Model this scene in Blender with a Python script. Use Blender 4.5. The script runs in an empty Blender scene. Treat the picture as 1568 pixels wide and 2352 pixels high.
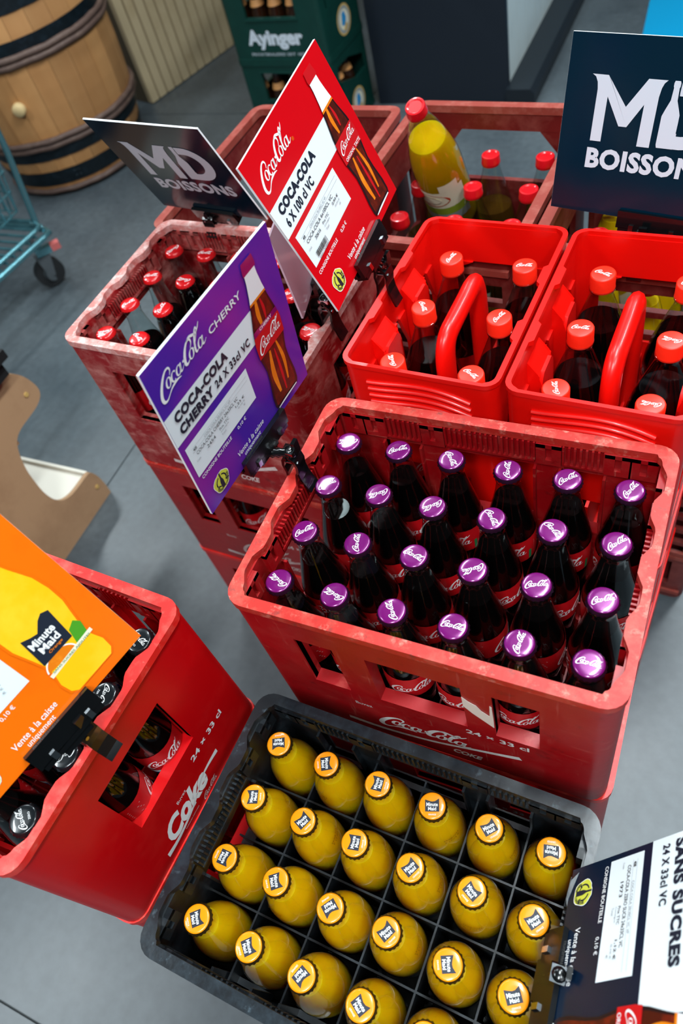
import bpy, math, random
from mathutils import Vector, Matrix
random.seed(7)
SC = bpy.context.scene
COL = SC.collection
PI = math.pi
R = math.radians

# ------------------------------------------------------------------ camera, world, lights, exposure
cam_d = bpy.data.cameras.new('camera')
cam = bpy.data.objects.new('camera', cam_d)
COL.objects.link(cam)
SC.camera = cam
CAM = Vector((0.35759, -0.51094, 1.48627))
c_r = Vector((0.902772, 0.376081, -0.208726))
c_u = Vector((-0.194487, 0.789750, 0.581782))
c_f = Vector((-0.383638, 0.484622, -0.786106))
cam.matrix_world = Matrix((
    (c_r.x, c_u.x, -c_f.x, CAM.x), (c_r.y, c_u.y, -c_f.y, CAM.y),
    (c_r.z, c_u.z, -c_f.z, CAM.z), (0, 0, 0, 1)))
cam_d.sensor_fit = 'VERTICAL'
cam_d.sensor_height = 36.0
cam_d.lens = 1742.77 / 2352 * 36.0
cam_d.clip_start = 0.02
cam_d.dof.use_dof = True
cam_d.dof.focus_distance = 0.86
cam_d.dof.aperture_fstop = 5.0

world = bpy.data.worlds.new('world')
SC.world = world
world.use_nodes = True
world.node_tree.nodes['Background'].inputs[0].default_value = (0.55, 0.72, 0.82, 1)
world.node_tree.nodes['Background'].inputs[1].default_value = 0.16


def area_light(name, loc, target, sx, sy, watt, col):
    d = bpy.data.lights.new(name, 'AREA')
    d.shape = 'RECTANGLE'; d.size = sx; d.size_y = sy; d.energy = watt; d.color = col
    o = bpy.data.objects.new(name, d); COL.objects.link(o)
    o.location = loc
    o.rotation_euler = (Vector(target) - Vector(loc)).to_track_quat('-Z', 'Y').to_euler()
    return o


# ceiling tubes of the shop (rows of luminaires 3.2 m up, running along the aisle); the last is a fill added to brighten the white boards
for lx, ly, w in ((0.5, 0.75, 70), (-1.27, 1.83, 36), (-3.3, 1.6, 58), (-2.2, -1.25, 72), (1.5, -0.8, 40), (0.5, -1.8, 78), (1.2, 2.7, 80)):
    area_light('ceiling_tube', (lx, ly, 3.2), (lx, ly, 0), 0.26, 1.3, w, (0.86, 0.96, 1.0))

SC.view_settings.view_transform = 'Standard'
SC.view_settings.look = 'None'
SC.view_settings.exposure = 0.0
SC.view_settings.gamma = 1.0
SC.view_settings.use_curve_mapping = False
SC.cycles.use_denoising = True
SC.cycles.max_bounces = 10
SC.cycles.transparent_max_bounces = 32
SC.cycles.transmission_bounces = 10
SC.cycles.caustics_reflective = False
SC.cycles.caustics_refractive = False


# ------------------------------------------------------------------ materials
def lin(c):
    return tuple(((v / 255) / 12.92 if v / 255 <= 0.04045 else ((v / 255 + 0.055) / 1.055) ** 2.4) for v in c) + (1,)


MATS = {}


def mat(name, rgb, rough=0.45, metal=0.0, coat=0.0, wear=None, wear_amt=0.5, wear_scale=30, bump=0, bump_scale=80, spec=0.5, grime=None):
    """procedural material; rgb and wear are sRGB 0-255 triples"""
    if name in MATS:
        return MATS[name]
    m = bpy.data.materials.new(name); m.use_nodes = True
    nt = m.node_tree; b = nt.nodes['Principled BSDF']
    b.inputs['Base Color'].default_value = lin(rgb)
    b.inputs['Roughness'].default_value = rough
    b.inputs['Metallic'].default_value = metal
    b.inputs['Coat Weight'].default_value = coat
    b.inputs['Coat Roughness'].default_value = 0.08
    b.inputs['Specular IOR Level'].default_value = spec
    if wear or bump:
        tc = nt.nodes.new('ShaderNodeTexCoord')
        oi = nt.nodes.new('ShaderNodeObjectInfo')
        add = nt.nodes.new('ShaderNodeVectorMath'); add.operation = 'MULTIPLY_ADD'
        nt.links.new(oi.outputs['Random'], add.inputs[0])
        add.inputs[1].default_value = (7.3, 3.1, 5.7)
        nt.links.new(tc.outputs['Object'], add.inputs[2])
    if wear:
        n = nt.nodes.new('ShaderNodeTexNoise'); n.inputs['Scale'].default_value = wear_scale
        n.inputs['Detail'].default_value = 8; n.inputs['Roughness'].default_value = 0.7
        nt.links.new(add.outputs[0], n.inputs['Vector'])
        cr = nt.nodes.new('ShaderNodeValToRGB')
        cr.color_ramp.elements[0].position = 0.47; cr.color_ramp.elements[0].color = (0, 0, 0, 1)
        cr.color_ramp.elements[1].position = 0.72; cr.color_ramp.elements[1].color = (wear_amt,) * 3 + (1,)
        nt.links.new(n.outputs['Fac'], cr.inputs[0])
        mx = nt.nodes.new('ShaderNodeMix'); mx.data_type = 'RGBA'
        mx.inputs['A'].default_value = lin(rgb); mx.inputs['B'].default_value = lin(wear)
        nt.links.new(cr.outputs[0], mx.inputs['Factor'])
        last = mx.outputs['Result']
        for col, sc, stretch, lo, hi, amt in (grime or ()):
            mp = nt.nodes.new('ShaderNodeMapping'); mp.inputs['Scale'].default_value = stretch
            nt.links.new(add.outputs[0], mp.inputs[0])
            n3 = nt.nodes.new('ShaderNodeTexNoise'); n3.inputs['Scale'].default_value = sc; n3.inputs['Detail'].default_value = 6
            n3.inputs['Roughness'].default_value = 0.65
            nt.links.new(mp.outputs[0], n3.inputs['Vector'])
            cr3 = nt.nodes.new('ShaderNodeValToRGB')
            cr3.color_ramp.elements[0].position = lo; cr3.color_ramp.elements[0].color = (0, 0, 0, 1)
            cr3.color_ramp.elements[1].position = hi; cr3.color_ramp.elements[1].color = (amt,) * 3 + (1,)
            nt.links.new(n3.outputs['Fac'], cr3.inputs[0])
            m3 = nt.nodes.new('ShaderNodeMix'); m3.data_type = 'RGBA'
            m3.inputs['B'].default_value = lin(col)
            nt.links.new(last, m3.inputs['A']); nt.links.new(cr3.outputs[0], m3.inputs['Factor'])
            last = m3.outputs['Result']
        nt.links.new(last, b.inputs['Base Color'])
    if bump:
        n2 = nt.nodes.new('ShaderNodeTexNoise'); n2.inputs['Scale'].default_value = bump_scale
        n2.inputs['Detail'].default_value = 4
        nt.links.new(add.outputs[0], n2.inputs['Vector'])
        bp = nt.nodes.new('ShaderNodeBump'); bp.inputs['Strength'].default_value = bump
        bp.inputs['Distance'].default_value = 0.002
        nt.links.new(n2.outputs['Fac'], bp.inputs['Height'])
        nt.links.new(bp.outputs[0], b.inputs['Normal'])
    MATS[name] = m
    return m


def thin_glass(name, tint, ior=1.5):
    m = bpy.data.materials.new(name); m.use_nodes = True
    nt = m.node_tree; nt.nodes.clear()
    out = nt.nodes.new('ShaderNodeOutputMaterial')
    tr = nt.nodes.new('ShaderNodeBsdfTransparent'); tr.inputs[0].default_value = lin(tint)
    gl = nt.nodes.new('ShaderNodeBsdfGlossy'); gl.inputs['Roughness'].default_value = 0.03
    lw = nt.nodes.new('ShaderNodeLayerWeight'); lw.inputs['Blend'].default_value = 0.5
    pw = nt.nodes.new('ShaderNodeMath'); pw.operation = 'POWER'; pw.inputs[1].default_value = 4.0
    nt.links.new(lw.outputs['Facing'], pw.inputs[0])
    fr = nt.nodes.new('ShaderNodeMath'); fr.operation = 'MULTIPLY_ADD'; fr.inputs[1].default_value = 0.8; fr.inputs[2].default_value = 0.06
    nt.links.new(pw.outputs[0], fr.inputs[0])
    mx = nt.nodes.new('ShaderNodeMixShader')
    nt.links.new(fr.outputs[0], mx.inputs[0]); nt.links.new(tr.outputs[0], mx.inputs[1])
    nt.links.new(gl.outputs[0], mx.inputs[2]); nt.links.new(mx.outputs[0], out.inputs[0])
    MATS[name] = m
    return m


def liquid(name, rgb, rough=0.05, trans=1.0):
    m = mat(name, rgb, rough)
    b = m.node_tree.nodes['Principled BSDF']
    b.inputs['Transmission Weight'].default_value = trans
    b.inputs['IOR'].default_value = 1.34
    return m


mat('red_old', (158, 6, 14), 0.4, wear=(176, 84, 74), wear_amt=0.2, wear_scale=14, bump=0.12, grime=(((214, 120, 104), 22, (1, 1, 5), .60, .76, .4), ((210, 130, 116), 16, (9, 9, .6), .62, .76, .35), ((60, 8, 10), 40, (1, 1, 1), .60, .74, .5)))
mat('red_worn', (146, 14, 20), 0.5, wear=(196, 130, 120), wear_amt=0.6, wear_scale=16, bump=0.15, grime=(((216, 150, 140), 24, (1, 1, 2.5), .52, .72, .6), ((222, 160, 150), 14, (3, 3, .8), .56, .74, .5), ((80, 14, 16), 34, (1, 1, 1), .58, .72, .5)))
mat('red_rim', (184, 34, 24), 0.5, wear=(208, 118, 98), wear_amt=0.45, wear_scale=38, bump=0.2, grime=(((226, 160, 140), 60, (1, 1, 1), .56, .70, .6), ((96, 50, 44), 85, (1, 1, 1), .58, .70, .6)))
mat('red_rim_worn', (206, 120, 112), 0.6, wear=(232, 200, 194), wear_amt=0.8, wear_scale=36, bump=0.2, grime=(((240, 220, 214), 50, (1, 1, 1), .50, .66, .7), ((150, 84, 80), 90, (1, 1, 1), .58, .70, .5)))
mat('red_new', (196, 0, 8), 0.36, wear=(226, 60, 50), wear_amt=0.2, wear_scale=12, bump=0.06)
mat('red_new_rim', (232, 34, 28), 0.42, wear=(240, 110, 96), wear_amt=0.55, wear_scale=40, bump=0.1, grime=(((246, 150, 132), 70, (1, 1, 1), .58, .72, .5),))
mat('red_litre', (236, 12, 4), 0.36, coat=0.15)
mat('brown_red', (100, 20, 18), 0.45, wear=(170, 96, 84), wear_amt=0.35, wear_scale=18, bump=0.1)
mat('brown_rim', (142, 58, 48), 0.45, wear=(186, 120, 106), wear_amt=0.45, wear_scale=30, bump=0.1)
mat('black_plastic', (22, 26, 30), 0.32, wear=(70, 80, 88), wear_amt=0.25, wear_scale=30, bump=0.08)
mat('black_rim', (15, 20, 25), 0.3, wear=(90, 110, 124), wear_amt=0.16, wear_scale=32, bump=0.12, grime=(((110, 130, 142), 60, (1, 1, 1), .60, .74, .4),))
mat('green_plastic', (2, 50, 43), 0.45, wear=(8, 66, 56), wear_amt=0.4)
mat('cola', (6, 4, 4), 0.06, spec=0.2)
mat('cap_purple', (116, 14, 104), 0.25, coat=0.8, metal=0.25)
mat('cap_red', (214, 16, 22), 0.25, coat=0.8, metal=0.15)
mat('cap_red_screw', (206, 12, 24), 0.3, coat=0.6)
mat('cap_litre', (246, 42, 18), 0.42)
mat('cap_black', (20, 26, 30), 0.25, coat=0.8, metal=0.2)
mat('cap_orange', (250, 146, 8), 0.28, coat=0.6)
mat('cap_skirt', (70, 52, 22), 0.35, metal=0.6)
mat('cap_skirt_dark', (46, 16, 40), 0.35, metal=0.5)
mat('ink_white', (238, 240, 240), 0.5)
mat('ink_grey', (150, 156, 158), 0.55)
mat('ink_navy', (20, 30, 46), 0.5)
mat('ink_black', (12, 12, 14), 0.5)
mat('ink_worn_white', (222, 214, 210), 0.55, wear=(170, 90, 86), wear_amt=0.5, wear_scale=60)
mat('ink_faded', (206, 150, 148), 0.6)
mat('label_red', (196, 16, 24), 0.4, wear=(170, 12, 20), wear_amt=0.4)
mat('label_blue', (24, 60, 160), 0.4)
mat('label_green', (40, 120, 70), 0.5)
mat('juice', (255, 180, 0), 0.3, coat=0.5)
_b = MATS['juice'].node_tree.nodes['Principled BSDF']
_b.inputs['Subsurface Weight'].default_value = 1.0; _b.inputs['Subsurface Radius'].default_value = (1.0, 0.7, 0.15); _b.inputs['Subsurface Scale'].default_value = 0.03
mat('juice_dark', (120, 80, 0), 0.4)
mat('board_white', (236, 238, 240), 0.4)
mat('card_white', (226, 236, 240), 0.45)
mat('sign_red', (204, 6, 18), 0.22)
mat('sign_orange', (244, 110, 4), 0.3, wear=(232, 84, 2), wear_amt=0.7, wear_scale=4)
mat('sign_navy', (2, 30, 46), 0.14, spec=0.35)
mat('sign_blue', (8, 26, 46), 0.25)
mat('logo_pale', (206, 214, 224), 0.35)
mat('amber', (226, 118, 10), 0.4, wear=(250, 160, 40), wear_amt=0.6, wear_scale=60)
mat('cola_brown', (70, 18, 8), 0.35, wear=(150, 40, 14), wear_amt=0.7, wear_scale=50)
mat('cola_print_dark', (28, 14, 18), 0.35)
mat('print_yellow', (252, 190, 14), 0.35, wear=(255, 214, 60), wear_amt=0.6, wear_scale=12)
mat('lime', (206, 210, 70), 0.5)
mat('leaf_green', (70, 150, 30), 0.5)
mat('clip_black', (8, 10, 12), 0.22, coat=0.4)
mat('chrome', (210, 216, 222), 0.15, metal=1.0)
mat('gold_label', (232, 224, 196), 0.5, wear=(214, 150, 70), wear_amt=0.7, wear_scale=40)
mat('label_cream', (236, 228, 200), 0.5)
mat('apple_red', (206, 60, 20), 0.5, wear=(236, 170, 40), wear_amt=0.8, wear_scale=60)
mat('apple_green', (140, 160, 40), 0.5)
mat('beer_glass', (40, 20, 8), 0.1, coat=0.5)
mat('beer_label', (214, 150, 90), 0.5)
mat('badge_blue', (40, 140, 200), 0.5)
mat('badge_gold', (206, 170, 100), 0.5)
mat('hoop_iron', (20, 30, 36), 0.4, metal=0.5, wear=(50, 70, 84), wear_amt=0.4)
mat('hoop_wood', (92, 70, 62), 0.6, wear=(130, 106, 92), wear_amt=0.6, wear_scale=20, bump=0.5, bump_scale=40)
mat('bung_wood', (226, 196, 142), 0.6)
mat('mdf', (180, 142, 106), 0.6, wear=(150, 112, 80), wear_amt=0.5, wear_scale=8)
mat('shelf_white', (226, 220, 206), 0.5)
mat('dark_panel', (14, 24, 36), 0.5)
mat('white_board', (196, 206, 206), 0.55, wear=(170, 180, 180), wear_amt=0.5, wear_scale=6)
mat('slat_wood', (196, 176, 140), 0.6, wear=(170, 146, 108), wear_amt=0.6, wear_scale=6)
mat('slat_gap', (90, 78, 60), 0.7)
mat('rail_dark', (16, 24, 32), 0.45)
mat('teal_chrome', (104, 158, 168), 0.25, metal=0.75)
mat('tyre', (26, 28, 30), 0.6)
mat('grey_metal', (120, 126, 130), 0.35, metal=0.8)
mat('pale_red', (214, 110, 106), 0.5)
mat('mat_cyan', (0, 150, 200), 0.4)
mat('cloth_black', (8, 10, 12), 0.7)
mat('torn_paper', (222, 206, 196), 0.7)
mat('pale_sheet', (208, 176, 190), 0.12, spec=0.8)  # pinkish reflection on the clear sheet, painted as base colour
thin_glass('glass', (236, 244, 244))
thin_glass('glass_green', (214, 232, 216))
liquid('apple_juice', (244, 182, 8), 0.05, 0.35)
_b = MATS['apple_juice'].node_tree.nodes['Principled BSDF']
_b.inputs['Subsurface Weight'].default_value = 0.6; _b.inputs['Subsurface Radius'].default_value = (1.0, 0.8, 0.1); _b.inputs['Subsurface Scale'].default_value = 0.04
liquid('dark_apple', (66, 38, 8), 0.03, 0.15)
liquid('yellow_juice', (236, 186, 10), 0.2, 0.0)


def wood_mat(name, a, b):
    m = bpy.data.materials.new(name); m.use_nodes = True
    nt = m.node_tree; p = nt.nodes['Principled BSDF']; p.inputs['Roughness'].default_value = 0.55
    tc = nt.nodes.new('ShaderNodeTexCoord'); oi = nt.nodes.new('ShaderNodeObjectInfo')
    mp = nt.nodes.new('ShaderNodeMapping'); mp.inputs['Scale'].default_value = (1, 1, 0.12)
    nt.links.new(tc.outputs['Object'], mp.inputs[0])
    ad = nt.nodes.new('ShaderNodeVectorMath'); ad.operation = 'MULTIPLY_ADD'
    nt.links.new(oi.outputs['Random'], ad.inputs[0]); ad.inputs[1].default_value = (9, 5, 3)
    nt.links.new(mp.outputs[0], ad.inputs[2])
    n = nt.nodes.new('ShaderNodeTexNoise'); n.inputs['Scale'].default_value = 14; n.inputs['Detail'].default_value = 6
    nt.links.new(ad.outputs[0], n.inputs[0])
    mx = nt.nodes.new('ShaderNodeMix'); mx.data_type = 'RGBA'
    mx.inputs['A'].default_value = lin(a); mx.inputs['B'].default_value = lin(b)
    nt.links.new(n.outputs['Fac'], mx.inputs['Factor'])
    hs = nt.nodes.new('ShaderNodeHueSaturation')
    mr = nt.nodes.new('ShaderNodeMapRange'); mr.inputs['To Min'].default_value = 0.8; mr.inputs['To Max'].default_value = 1.2
    nt.links.new(oi.outputs['Random'], mr.inputs[0]); nt.links.new(mr.outputs[0], hs.inputs['Value'])
    nt.links.new(mx.outputs['Result'], hs.inputs['Color'])
    nt.links.new(hs.outputs[0], p.inputs['Base Color'])
    MATS[name] = m


wood_mat('stave_wood', (176, 118, 66), (206, 154, 100))


def floor_mat():
    m = bpy.data.materials.new('polished_concrete'); m.use_nodes = True
    nt = m.node_tree; p = nt.nodes['Principled BSDF']
    tc = nt.nodes.new('ShaderNodeTexCoord')
    n = nt.nodes.new('ShaderNodeTexNoise'); n.inputs['Scale'].default_value = 1.7; n.inputs['Detail'].default_value = 9
    n.inputs['Roughness'].default_value = 0.62
    nt.links.new(tc.outputs['Object'], n.inputs[0])
    cr = nt.nodes.new('ShaderNodeValToRGB')
    cr.color_ramp.elements[0].position = 0.3; cr.color_ramp.elements[0].color = lin((56, 64, 70))
    cr.color_ramp.elements[1].position = 0.72; cr.color_ramp.elements[1].color = lin((90, 98, 102))
    nt.links.new(n.outputs['Fac'], cr.inputs[0])
    n2 = nt.nodes.new('ShaderNodeTexNoise'); n2.inputs['Scale'].default_value = 45; n2.inputs['Detail'].default_value = 5
    nt.links.new(tc.outputs['Object'], n2.inputs[0])
    mx = nt.nodes.new('ShaderNodeMix'); mx.data_type = 'RGBA'; mx.blend_type = 'OVERLAY'
    mx.inputs['Factor'].default_value = 0.35
    nt.links.new(cr.outputs[0], mx.inputs['A']); nt.links.new(n2.outputs['Fac'], mx.inputs['B'])
    nt.links.new(mx.outputs['Result'], p.inputs['Base Color'])
    mr = nt.nodes.new('ShaderNodeMapRange'); mr.inputs['To Min'].default_value = 0.26; mr.inputs['To Max'].default_value = 0.5
    nt.links.new(n.outputs['Fac'], mr.inputs[0]); nt.links.new(mr.outputs[0], p.inputs['Roughness']); p.inputs['Specular IOR Level'].default_value = 0.6
    MATS['polished_concrete'] = m


floor_mat()


def purple_mat():
    m = bpy.data.materials.new('sign_purple'); m.use_nodes = True
    nt = m.node_tree; p = nt.nodes['Principled BSDF']; p.inputs['Roughness'].default_value = 0.22
    tc = nt.nodes.new('ShaderNodeTexCoord')
    n = nt.nodes.new('ShaderNodeTexNoise'); n.inputs['Scale'].default_value = 9; n.inputs['Detail'].default_value = 1
    nt.links.new(tc.outputs['Object'], n.inputs[0])
    cr = nt.nodes.new('ShaderNodeValToRGB')
    cr.color_ramp.elements[0].position = 0.42; cr.color_ramp.elements[0].color = lin((74, 34, 160))
    cr.color_ramp.elements[1].position = 0.7; cr.color_ramp.elements[1].color = lin((140, 38, 150))
    nt.links.new(n.outputs['Fac'], cr.inputs[0]); nt.links.new(cr.outputs[0], p.inputs['Base Color'])
    MATS['sign_purple'] = m


purple_mat()


# ------------------------------------------------------------------ mesh helpers
class MB:
    def __init__(s):
        s.v = []; s.f = []; s.m = []; s.mi = 0

    def add(s, vs, fs):
        o = len(s.v); s.v += [tuple(v) for v in vs]
        for f in fs:
            s.f.append(tuple(i + o for i in f)); s.m.append(s.mi)

    def box(s, x0, x1, y0, y1, z0, z1):
        s.add([(x0, y0, z0), (x1, y0, z0), (x1, y1, z0), (x0, y1, z0), (x0, y0, z1), (x1, y0, z1), (x1, y1, z1), (x0, y1, z1)],
              [(3, 2, 1, 0), (4, 5, 6, 7), (0, 1, 5, 4), (1, 2, 6, 5), (2, 3, 7, 6), (3, 0, 4, 7)])

    def obox(s, c, ax, ay, az, hx, hy, hz):
        """oriented box: centre, three unit axes, half sizes"""
        c = Vector(c); ax = Vector(ax) * hx; ay = Vector(ay) * hy; az = Vector(az) * hz
        vs = [c + ax * i + ay * j + az * k for k in (-1, 1) for i, j in ((-1, -1), (1, -1), (1, 1), (-1, 1))]
        s.add(vs, [(3, 2, 1, 0), (4, 5, 6, 7), (0, 1, 5, 4), (1, 2, 6, 5), (2, 3, 7, 6), (3, 0, 4, 7)])

    def lathe(s, prof, n=32, c=(0, 0, 0), cap0=True, cap1=True, wob=None):
        k = len(prof); vs = []
        for i in range(n):
            a = 2 * PI * i / n
            for j, (r, z) in enumerate(prof):
                rr = r * (wob(i, j) if wob else 1)
                vs.append((c[0] + rr * math.cos(a), c[1] + rr * math.sin(a), c[2] + z))
        fs = []
        for i in range(n):
            i2 = (i + 1) % n
            for j in range(k - 1):
                fs.append((i * k + j, i2 * k + j, i2 * k + j + 1, i * k + j + 1))
        if cap0: fs.append(tuple(i * k for i in reversed(range(n))))
        if cap1: fs.append(tuple(i * k + k - 1 for i in range(n)))
        s.add(vs, fs)

    def tube(s, pts, r, n=8, closed=False, r2=None):
        pts = [Vector(p) for p in pts]; m = len(pts); vs = []
        up = Vector((0, 0, 1)); prev = None
        for i, p in enumerate(pts):
            if closed:
                t = (pts[(i + 1) % m] - pts[i - 1])
            else:
                t = pts[min(i + 1, m - 1)] - pts[max(i - 1, 0)]
            t.normalize()
            if prev is None:
                a = up if abs(t.dot(up)) < 0.95 else Vector((1, 0, 0))
                u = t.cross(a).normalized()
            else:
                u = (prev - t * prev.dot(t)).normalized()
            prev = u; w = t.cross(u)
            ra = r[i] if isinstance(r, (list, tuple)) else r
            rb = ra if r2 is None else (r2[i] if isinstance(r2, (list, tuple)) else r2)
            for k in range(n):
                an = 2 * PI * k / n
                vs.append(p + u * ra * math.cos(an) + w * rb * math.sin(an))
        fs = []
        for i in range(m if closed else m - 1):
            i2 = (i + 1) % m
            for k in range(n):
                k2 = (k + 1) % n
                fs.append((i * n + k, i * n + k2, i2 * n + k2, i2 * n + k))
        if not closed:
            fs.append(tuple(reversed(range(n)))); fs.append(tuple((m - 1) * n + k for k in range(n)))
        s.add(vs, fs)

    def prism(s, poly, z0, z1, fn=None):
        """2D polygon (convex or simple) extruded; fn maps (u,v,w)->xyz"""
        fn = fn or (lambda u, v, w: (u, v, w))
        n = len(poly)
        vs = [fn(u, v, z0) for u, v in poly] + [fn(u, v, z1) for u, v in poly]
        fs = [tuple(reversed(range(n))), tuple(range(n, 2 * n))]
        fs += [(i, (i + 1) % n, (i + 1) % n + n, i + n) for i in range(n)]
        s.add(vs, fs)

    def sphere(s, c, r, n=12, k=8):
        prof = [(r * math.sin(PI * j / k), -r * math.cos(PI * j / k)) for j in range(1, k)]
        s.lathe(prof, n, c)

    def flat(s, shape, fn):
        """shape = (verts2d, faces); fn maps (u,v)->xyz"""
        vs, fs = shape
        s.add([fn(u, v) for u, v in vs], fs)

    def mesh(s, name, mats, smooth=False, angle=40):
        me = bpy.data.meshes.new(name)
        me.from_pydata(s.v, [], s.f)
        mats = mats if isinstance(mats, (list, tuple)) else [mats]
        for m in mats: me.materials.append(MATS[m])
        if len(mats) > 1: me.polygons.foreach_set('material_index', s.m)
        if smooth:
            me.polygons.foreach_set('use_smooth', [True] * len(me.polygons))
            me.set_sharp_from_angle(angle=R(angle))
        me.update()
        return me

    def build(s, name, mats, parent=None, smooth=False, angle=40):
        return obj(name, s.mesh(name, mats, smooth, angle), parent)


def obj(name, me, parent=None):
    o = bpy.data.objects.new(name, me); COL.objects.link(o)
    if parent: o.parent = parent
    return o


def tag(o, label=None, cat=None, group=None, kind=None):
    if label: o['label'] = label
    if cat: o['category'] = cat
    if group: o['group'] = group
    if kind: o['kind'] = kind
    return o


def thing(name, loc, rz=0, label=None, cat=None, group=None, kind=None):
    o = bpy.data.objects.new(name, None); COL.objects.link(o)
    o.empty_display_size = 0.05
    o.location = loc; o.rotation_euler = (0, 0, rz)
    return tag(o, label, cat, group, kind)


def copy_tree(o, parent=None):
    c = o.copy(); COL.objects.link(c); c.parent = parent
    for ch in KIDS.get(o.name, []):
        copy_tree(ch, c)
    return c


# ------------------------------------------------------------------ lettering (2D shapes)
def text_shape(s, bold=0.0, shear=0.0, space=1.0):
    cu = bpy.data.curves.new('lettering', 'FONT'); cu.body = s
    cu.offset = bold; cu.shear = shear; cu.space_character = space; cu.resolution_u = 3
    o = bpy.data.objects.new('lettering_tmp', cu); COL.objects.link(o)
    dg = bpy.context.evaluated_depsgraph_get()
    me = bpy.data.meshes.new_from_object(o.evaluated_get(dg))
    vs = [(v.co.x, v.co.y) for v in me.vertices]; fs = [tuple(p.vertices) for p in me.polygons]
    bpy.data.objects.remove(o); bpy.data.curves.remove(cu); bpy.data.meshes.remove(me)
    return vs, fs


TS = {}


def T(s, bold=0.0, shear=0.0, space=1.0):
    k = (s, bold, shear, space)
    if k not in TS: TS[k] = text_shape(*k)
    return TS[k]


def fit(shape, x0, x1, y0, y1=None):
    """scale a 2D shape to span x0..x1, y0..y1 (y1 None keeps the aspect)"""
    vs, fs = shape
    ax = min(v[0] for v in vs); bx = max(v[0] for v in vs); ay = min(v[1] for v in vs); by = max(v[1] for v in vs)
    kx = (x1 - x0) / (bx - ax); ky = kx if y1 is None else (y1 - y0) / (by - ay)
    return [(x0 + (x - ax) * kx, y0 + (y - ay) * ky) for x, y in vs], fs


def rot(shape, a, cx=0, cy=0):
    c, s = math.cos(a), math.sin(a)
    return [(cx + (x - cx) * c - (y - cy) * s, cy + (x - cx) * s + (y - cy) * c) for x, y in shape[0]], shape[1]


def join(*shapes):
    vs = []; fs = []
    for a, b in shapes:
        o = len(vs); vs += a; fs += [tuple(i + o for i in f) for f in b]
    return vs, fs


def poly(pts):
    return list(pts), [tuple(range(len(pts)))]


def rect(x0, x1, y0, y1):
    return poly([(x0, y0), (x1, y0), (x1, y1), (x0, y1)])


def disc(cx, cy, rx, ry=None, n=24, a0=0, a1=2 * PI):
    ry = ry or rx
    return poly([(cx + rx * math.cos(a0 + (a1 - a0) * i / n), cy + ry * math.sin(a0 + (a1 - a0) * i / n)) for i in range(n)])


def catmull(pts, k=6):
    out = []
    n = len(pts)
    for i in range(n - 1):
        p0 = pts[max(i - 1, 0)]; p1 = pts[i]; p2 = pts[i + 1]; p3 = pts[min(i + 2, n - 1)]
        for j in range(k):
            t = j / k
            out.append(tuple(0.5 * (2 * b + (c - a) * t + (2 * a - 5 * b + 4 * c - d) * t * t + (3 * b - a - 3 * c + d) * t ** 3)
                             for a, b, c, d in zip(p0, p1, p2, p3)))
    out.append(tuple(pts[-1]))
    return out


def stroke(pts, k=6, shear=0.0):
    """variable-width pen stroke through (x,y,w) points"""
    pts = catmull(pts, k); vs = []; n = len(pts)
    for i, (x, y, w) in enumerate(pts):
        a = pts[max(i - 1, 0)]; b = pts[min(i + 1, n - 1)]
        dx, dy = b[0] - a[0], b[1] - a[1]; L = math.hypot(dx, dy) or 1
        nx, ny = -dy / L, dx / L
        w = w / 2
        vs += [(x + nx * w, y + ny * w), (x - nx * w, y - ny * w)]
    vs = [(x + shear * y, y) for x, y in vs]
    fs = [(2 * i, 2 * i + 1, 2 * i + 3, 2 * i + 2) for i in range(n - 1)]
    return vs, fs


def oval_letter(cx, cy, rx, ry, wt=2.6, wn=1.0, a0=0, a1=2 * PI, n=10):
    pts = []
    for i in range(n + 1):
        a = a0 + (a1 - a0) * i / n
        pts.append((cx + rx * math.cos(a), cy + ry * math.sin(a), wn + (wt - wn) * abs(math.cos(a)) ** 1.5))
    return pts


def script_logo(k=3, bold=1.0):
    S = 0.28
    st = [
        [(21, 20, 0.8), (22.5, 25, 1.6), (20, 29, 2.2), (15, 29, 2.6), (9.5, 24, 3.6), (5, 15, 4.4), (3.5, 6, 4.4), (6, -0.5, 3.4), (11, -2, 2.2),
         (16, 1, 1.4), (21, 4.5, 2.2), (27, 6.2, 3.0), (33, 6.4, 2.2), (39, 5.0, 0.6)],
        oval_letter(17.5, 14, 3.6, 5.6),
        oval_letter(27, 14, 3.8, 5.6, a0=0.7, a1=5.4),
        [(20.5, 17, 1.0), (23, 16, 1.0)],
        oval_letter(36, 14, 3.6, 5.4),
        [(40, 19.5, 2.4), (39.8, 14, 2.6), (40.4, 9.4, 2.2), (43, 9.6, 1.0), (46, 13, 0.6)],
        [(44.2, 16.8, 2.6), (47.6, 17.4, 2.6)],
        [(60, 21, 0.8), (62.5, 26, 1.6), (60.5, 31, 2.2), (56, 31.5, 2.8), (51.5, 26.5, 3.8), (48.8, 18, 4.4), (49.2, 11, 3.8), (52.5, 8.4, 2.6), (56.5, 10.5, 1.2)],
        [(55, 31.5, 1.2), (60, 33.6, 2.6), (66, 31.4, 3.0), (71, 29.8, 2.4), (76, 32, 2.0), (79.5, 37.5, 0.8)],
        oval_letter(61, 14.2, 3.8, 5.6),
        [(64.5, 17, 0.9), (68, 18, 0.9), (72, 26, 1.2), (74.2, 32, 1.6), (73, 35.5, 1.8), (70.6, 32, 2.4), (68.6, 23, 3.0), (68.6, 13, 2.8), (70.8, 9.2, 2.0), (74, 11, 0.8)],
        oval_letter(78, 14, 3.7, 5.4),
        [(82.2, 19.5, 2.4), (82, 14, 2.6), (82.8, 9.4, 2.2), (85.6, 9.4, 1.2), (89, 12.4, 0.6)],
    ]
    return join(*[stroke([(x, y, w * bold) for x, y, w in p], k, S) for p in st])


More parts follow.
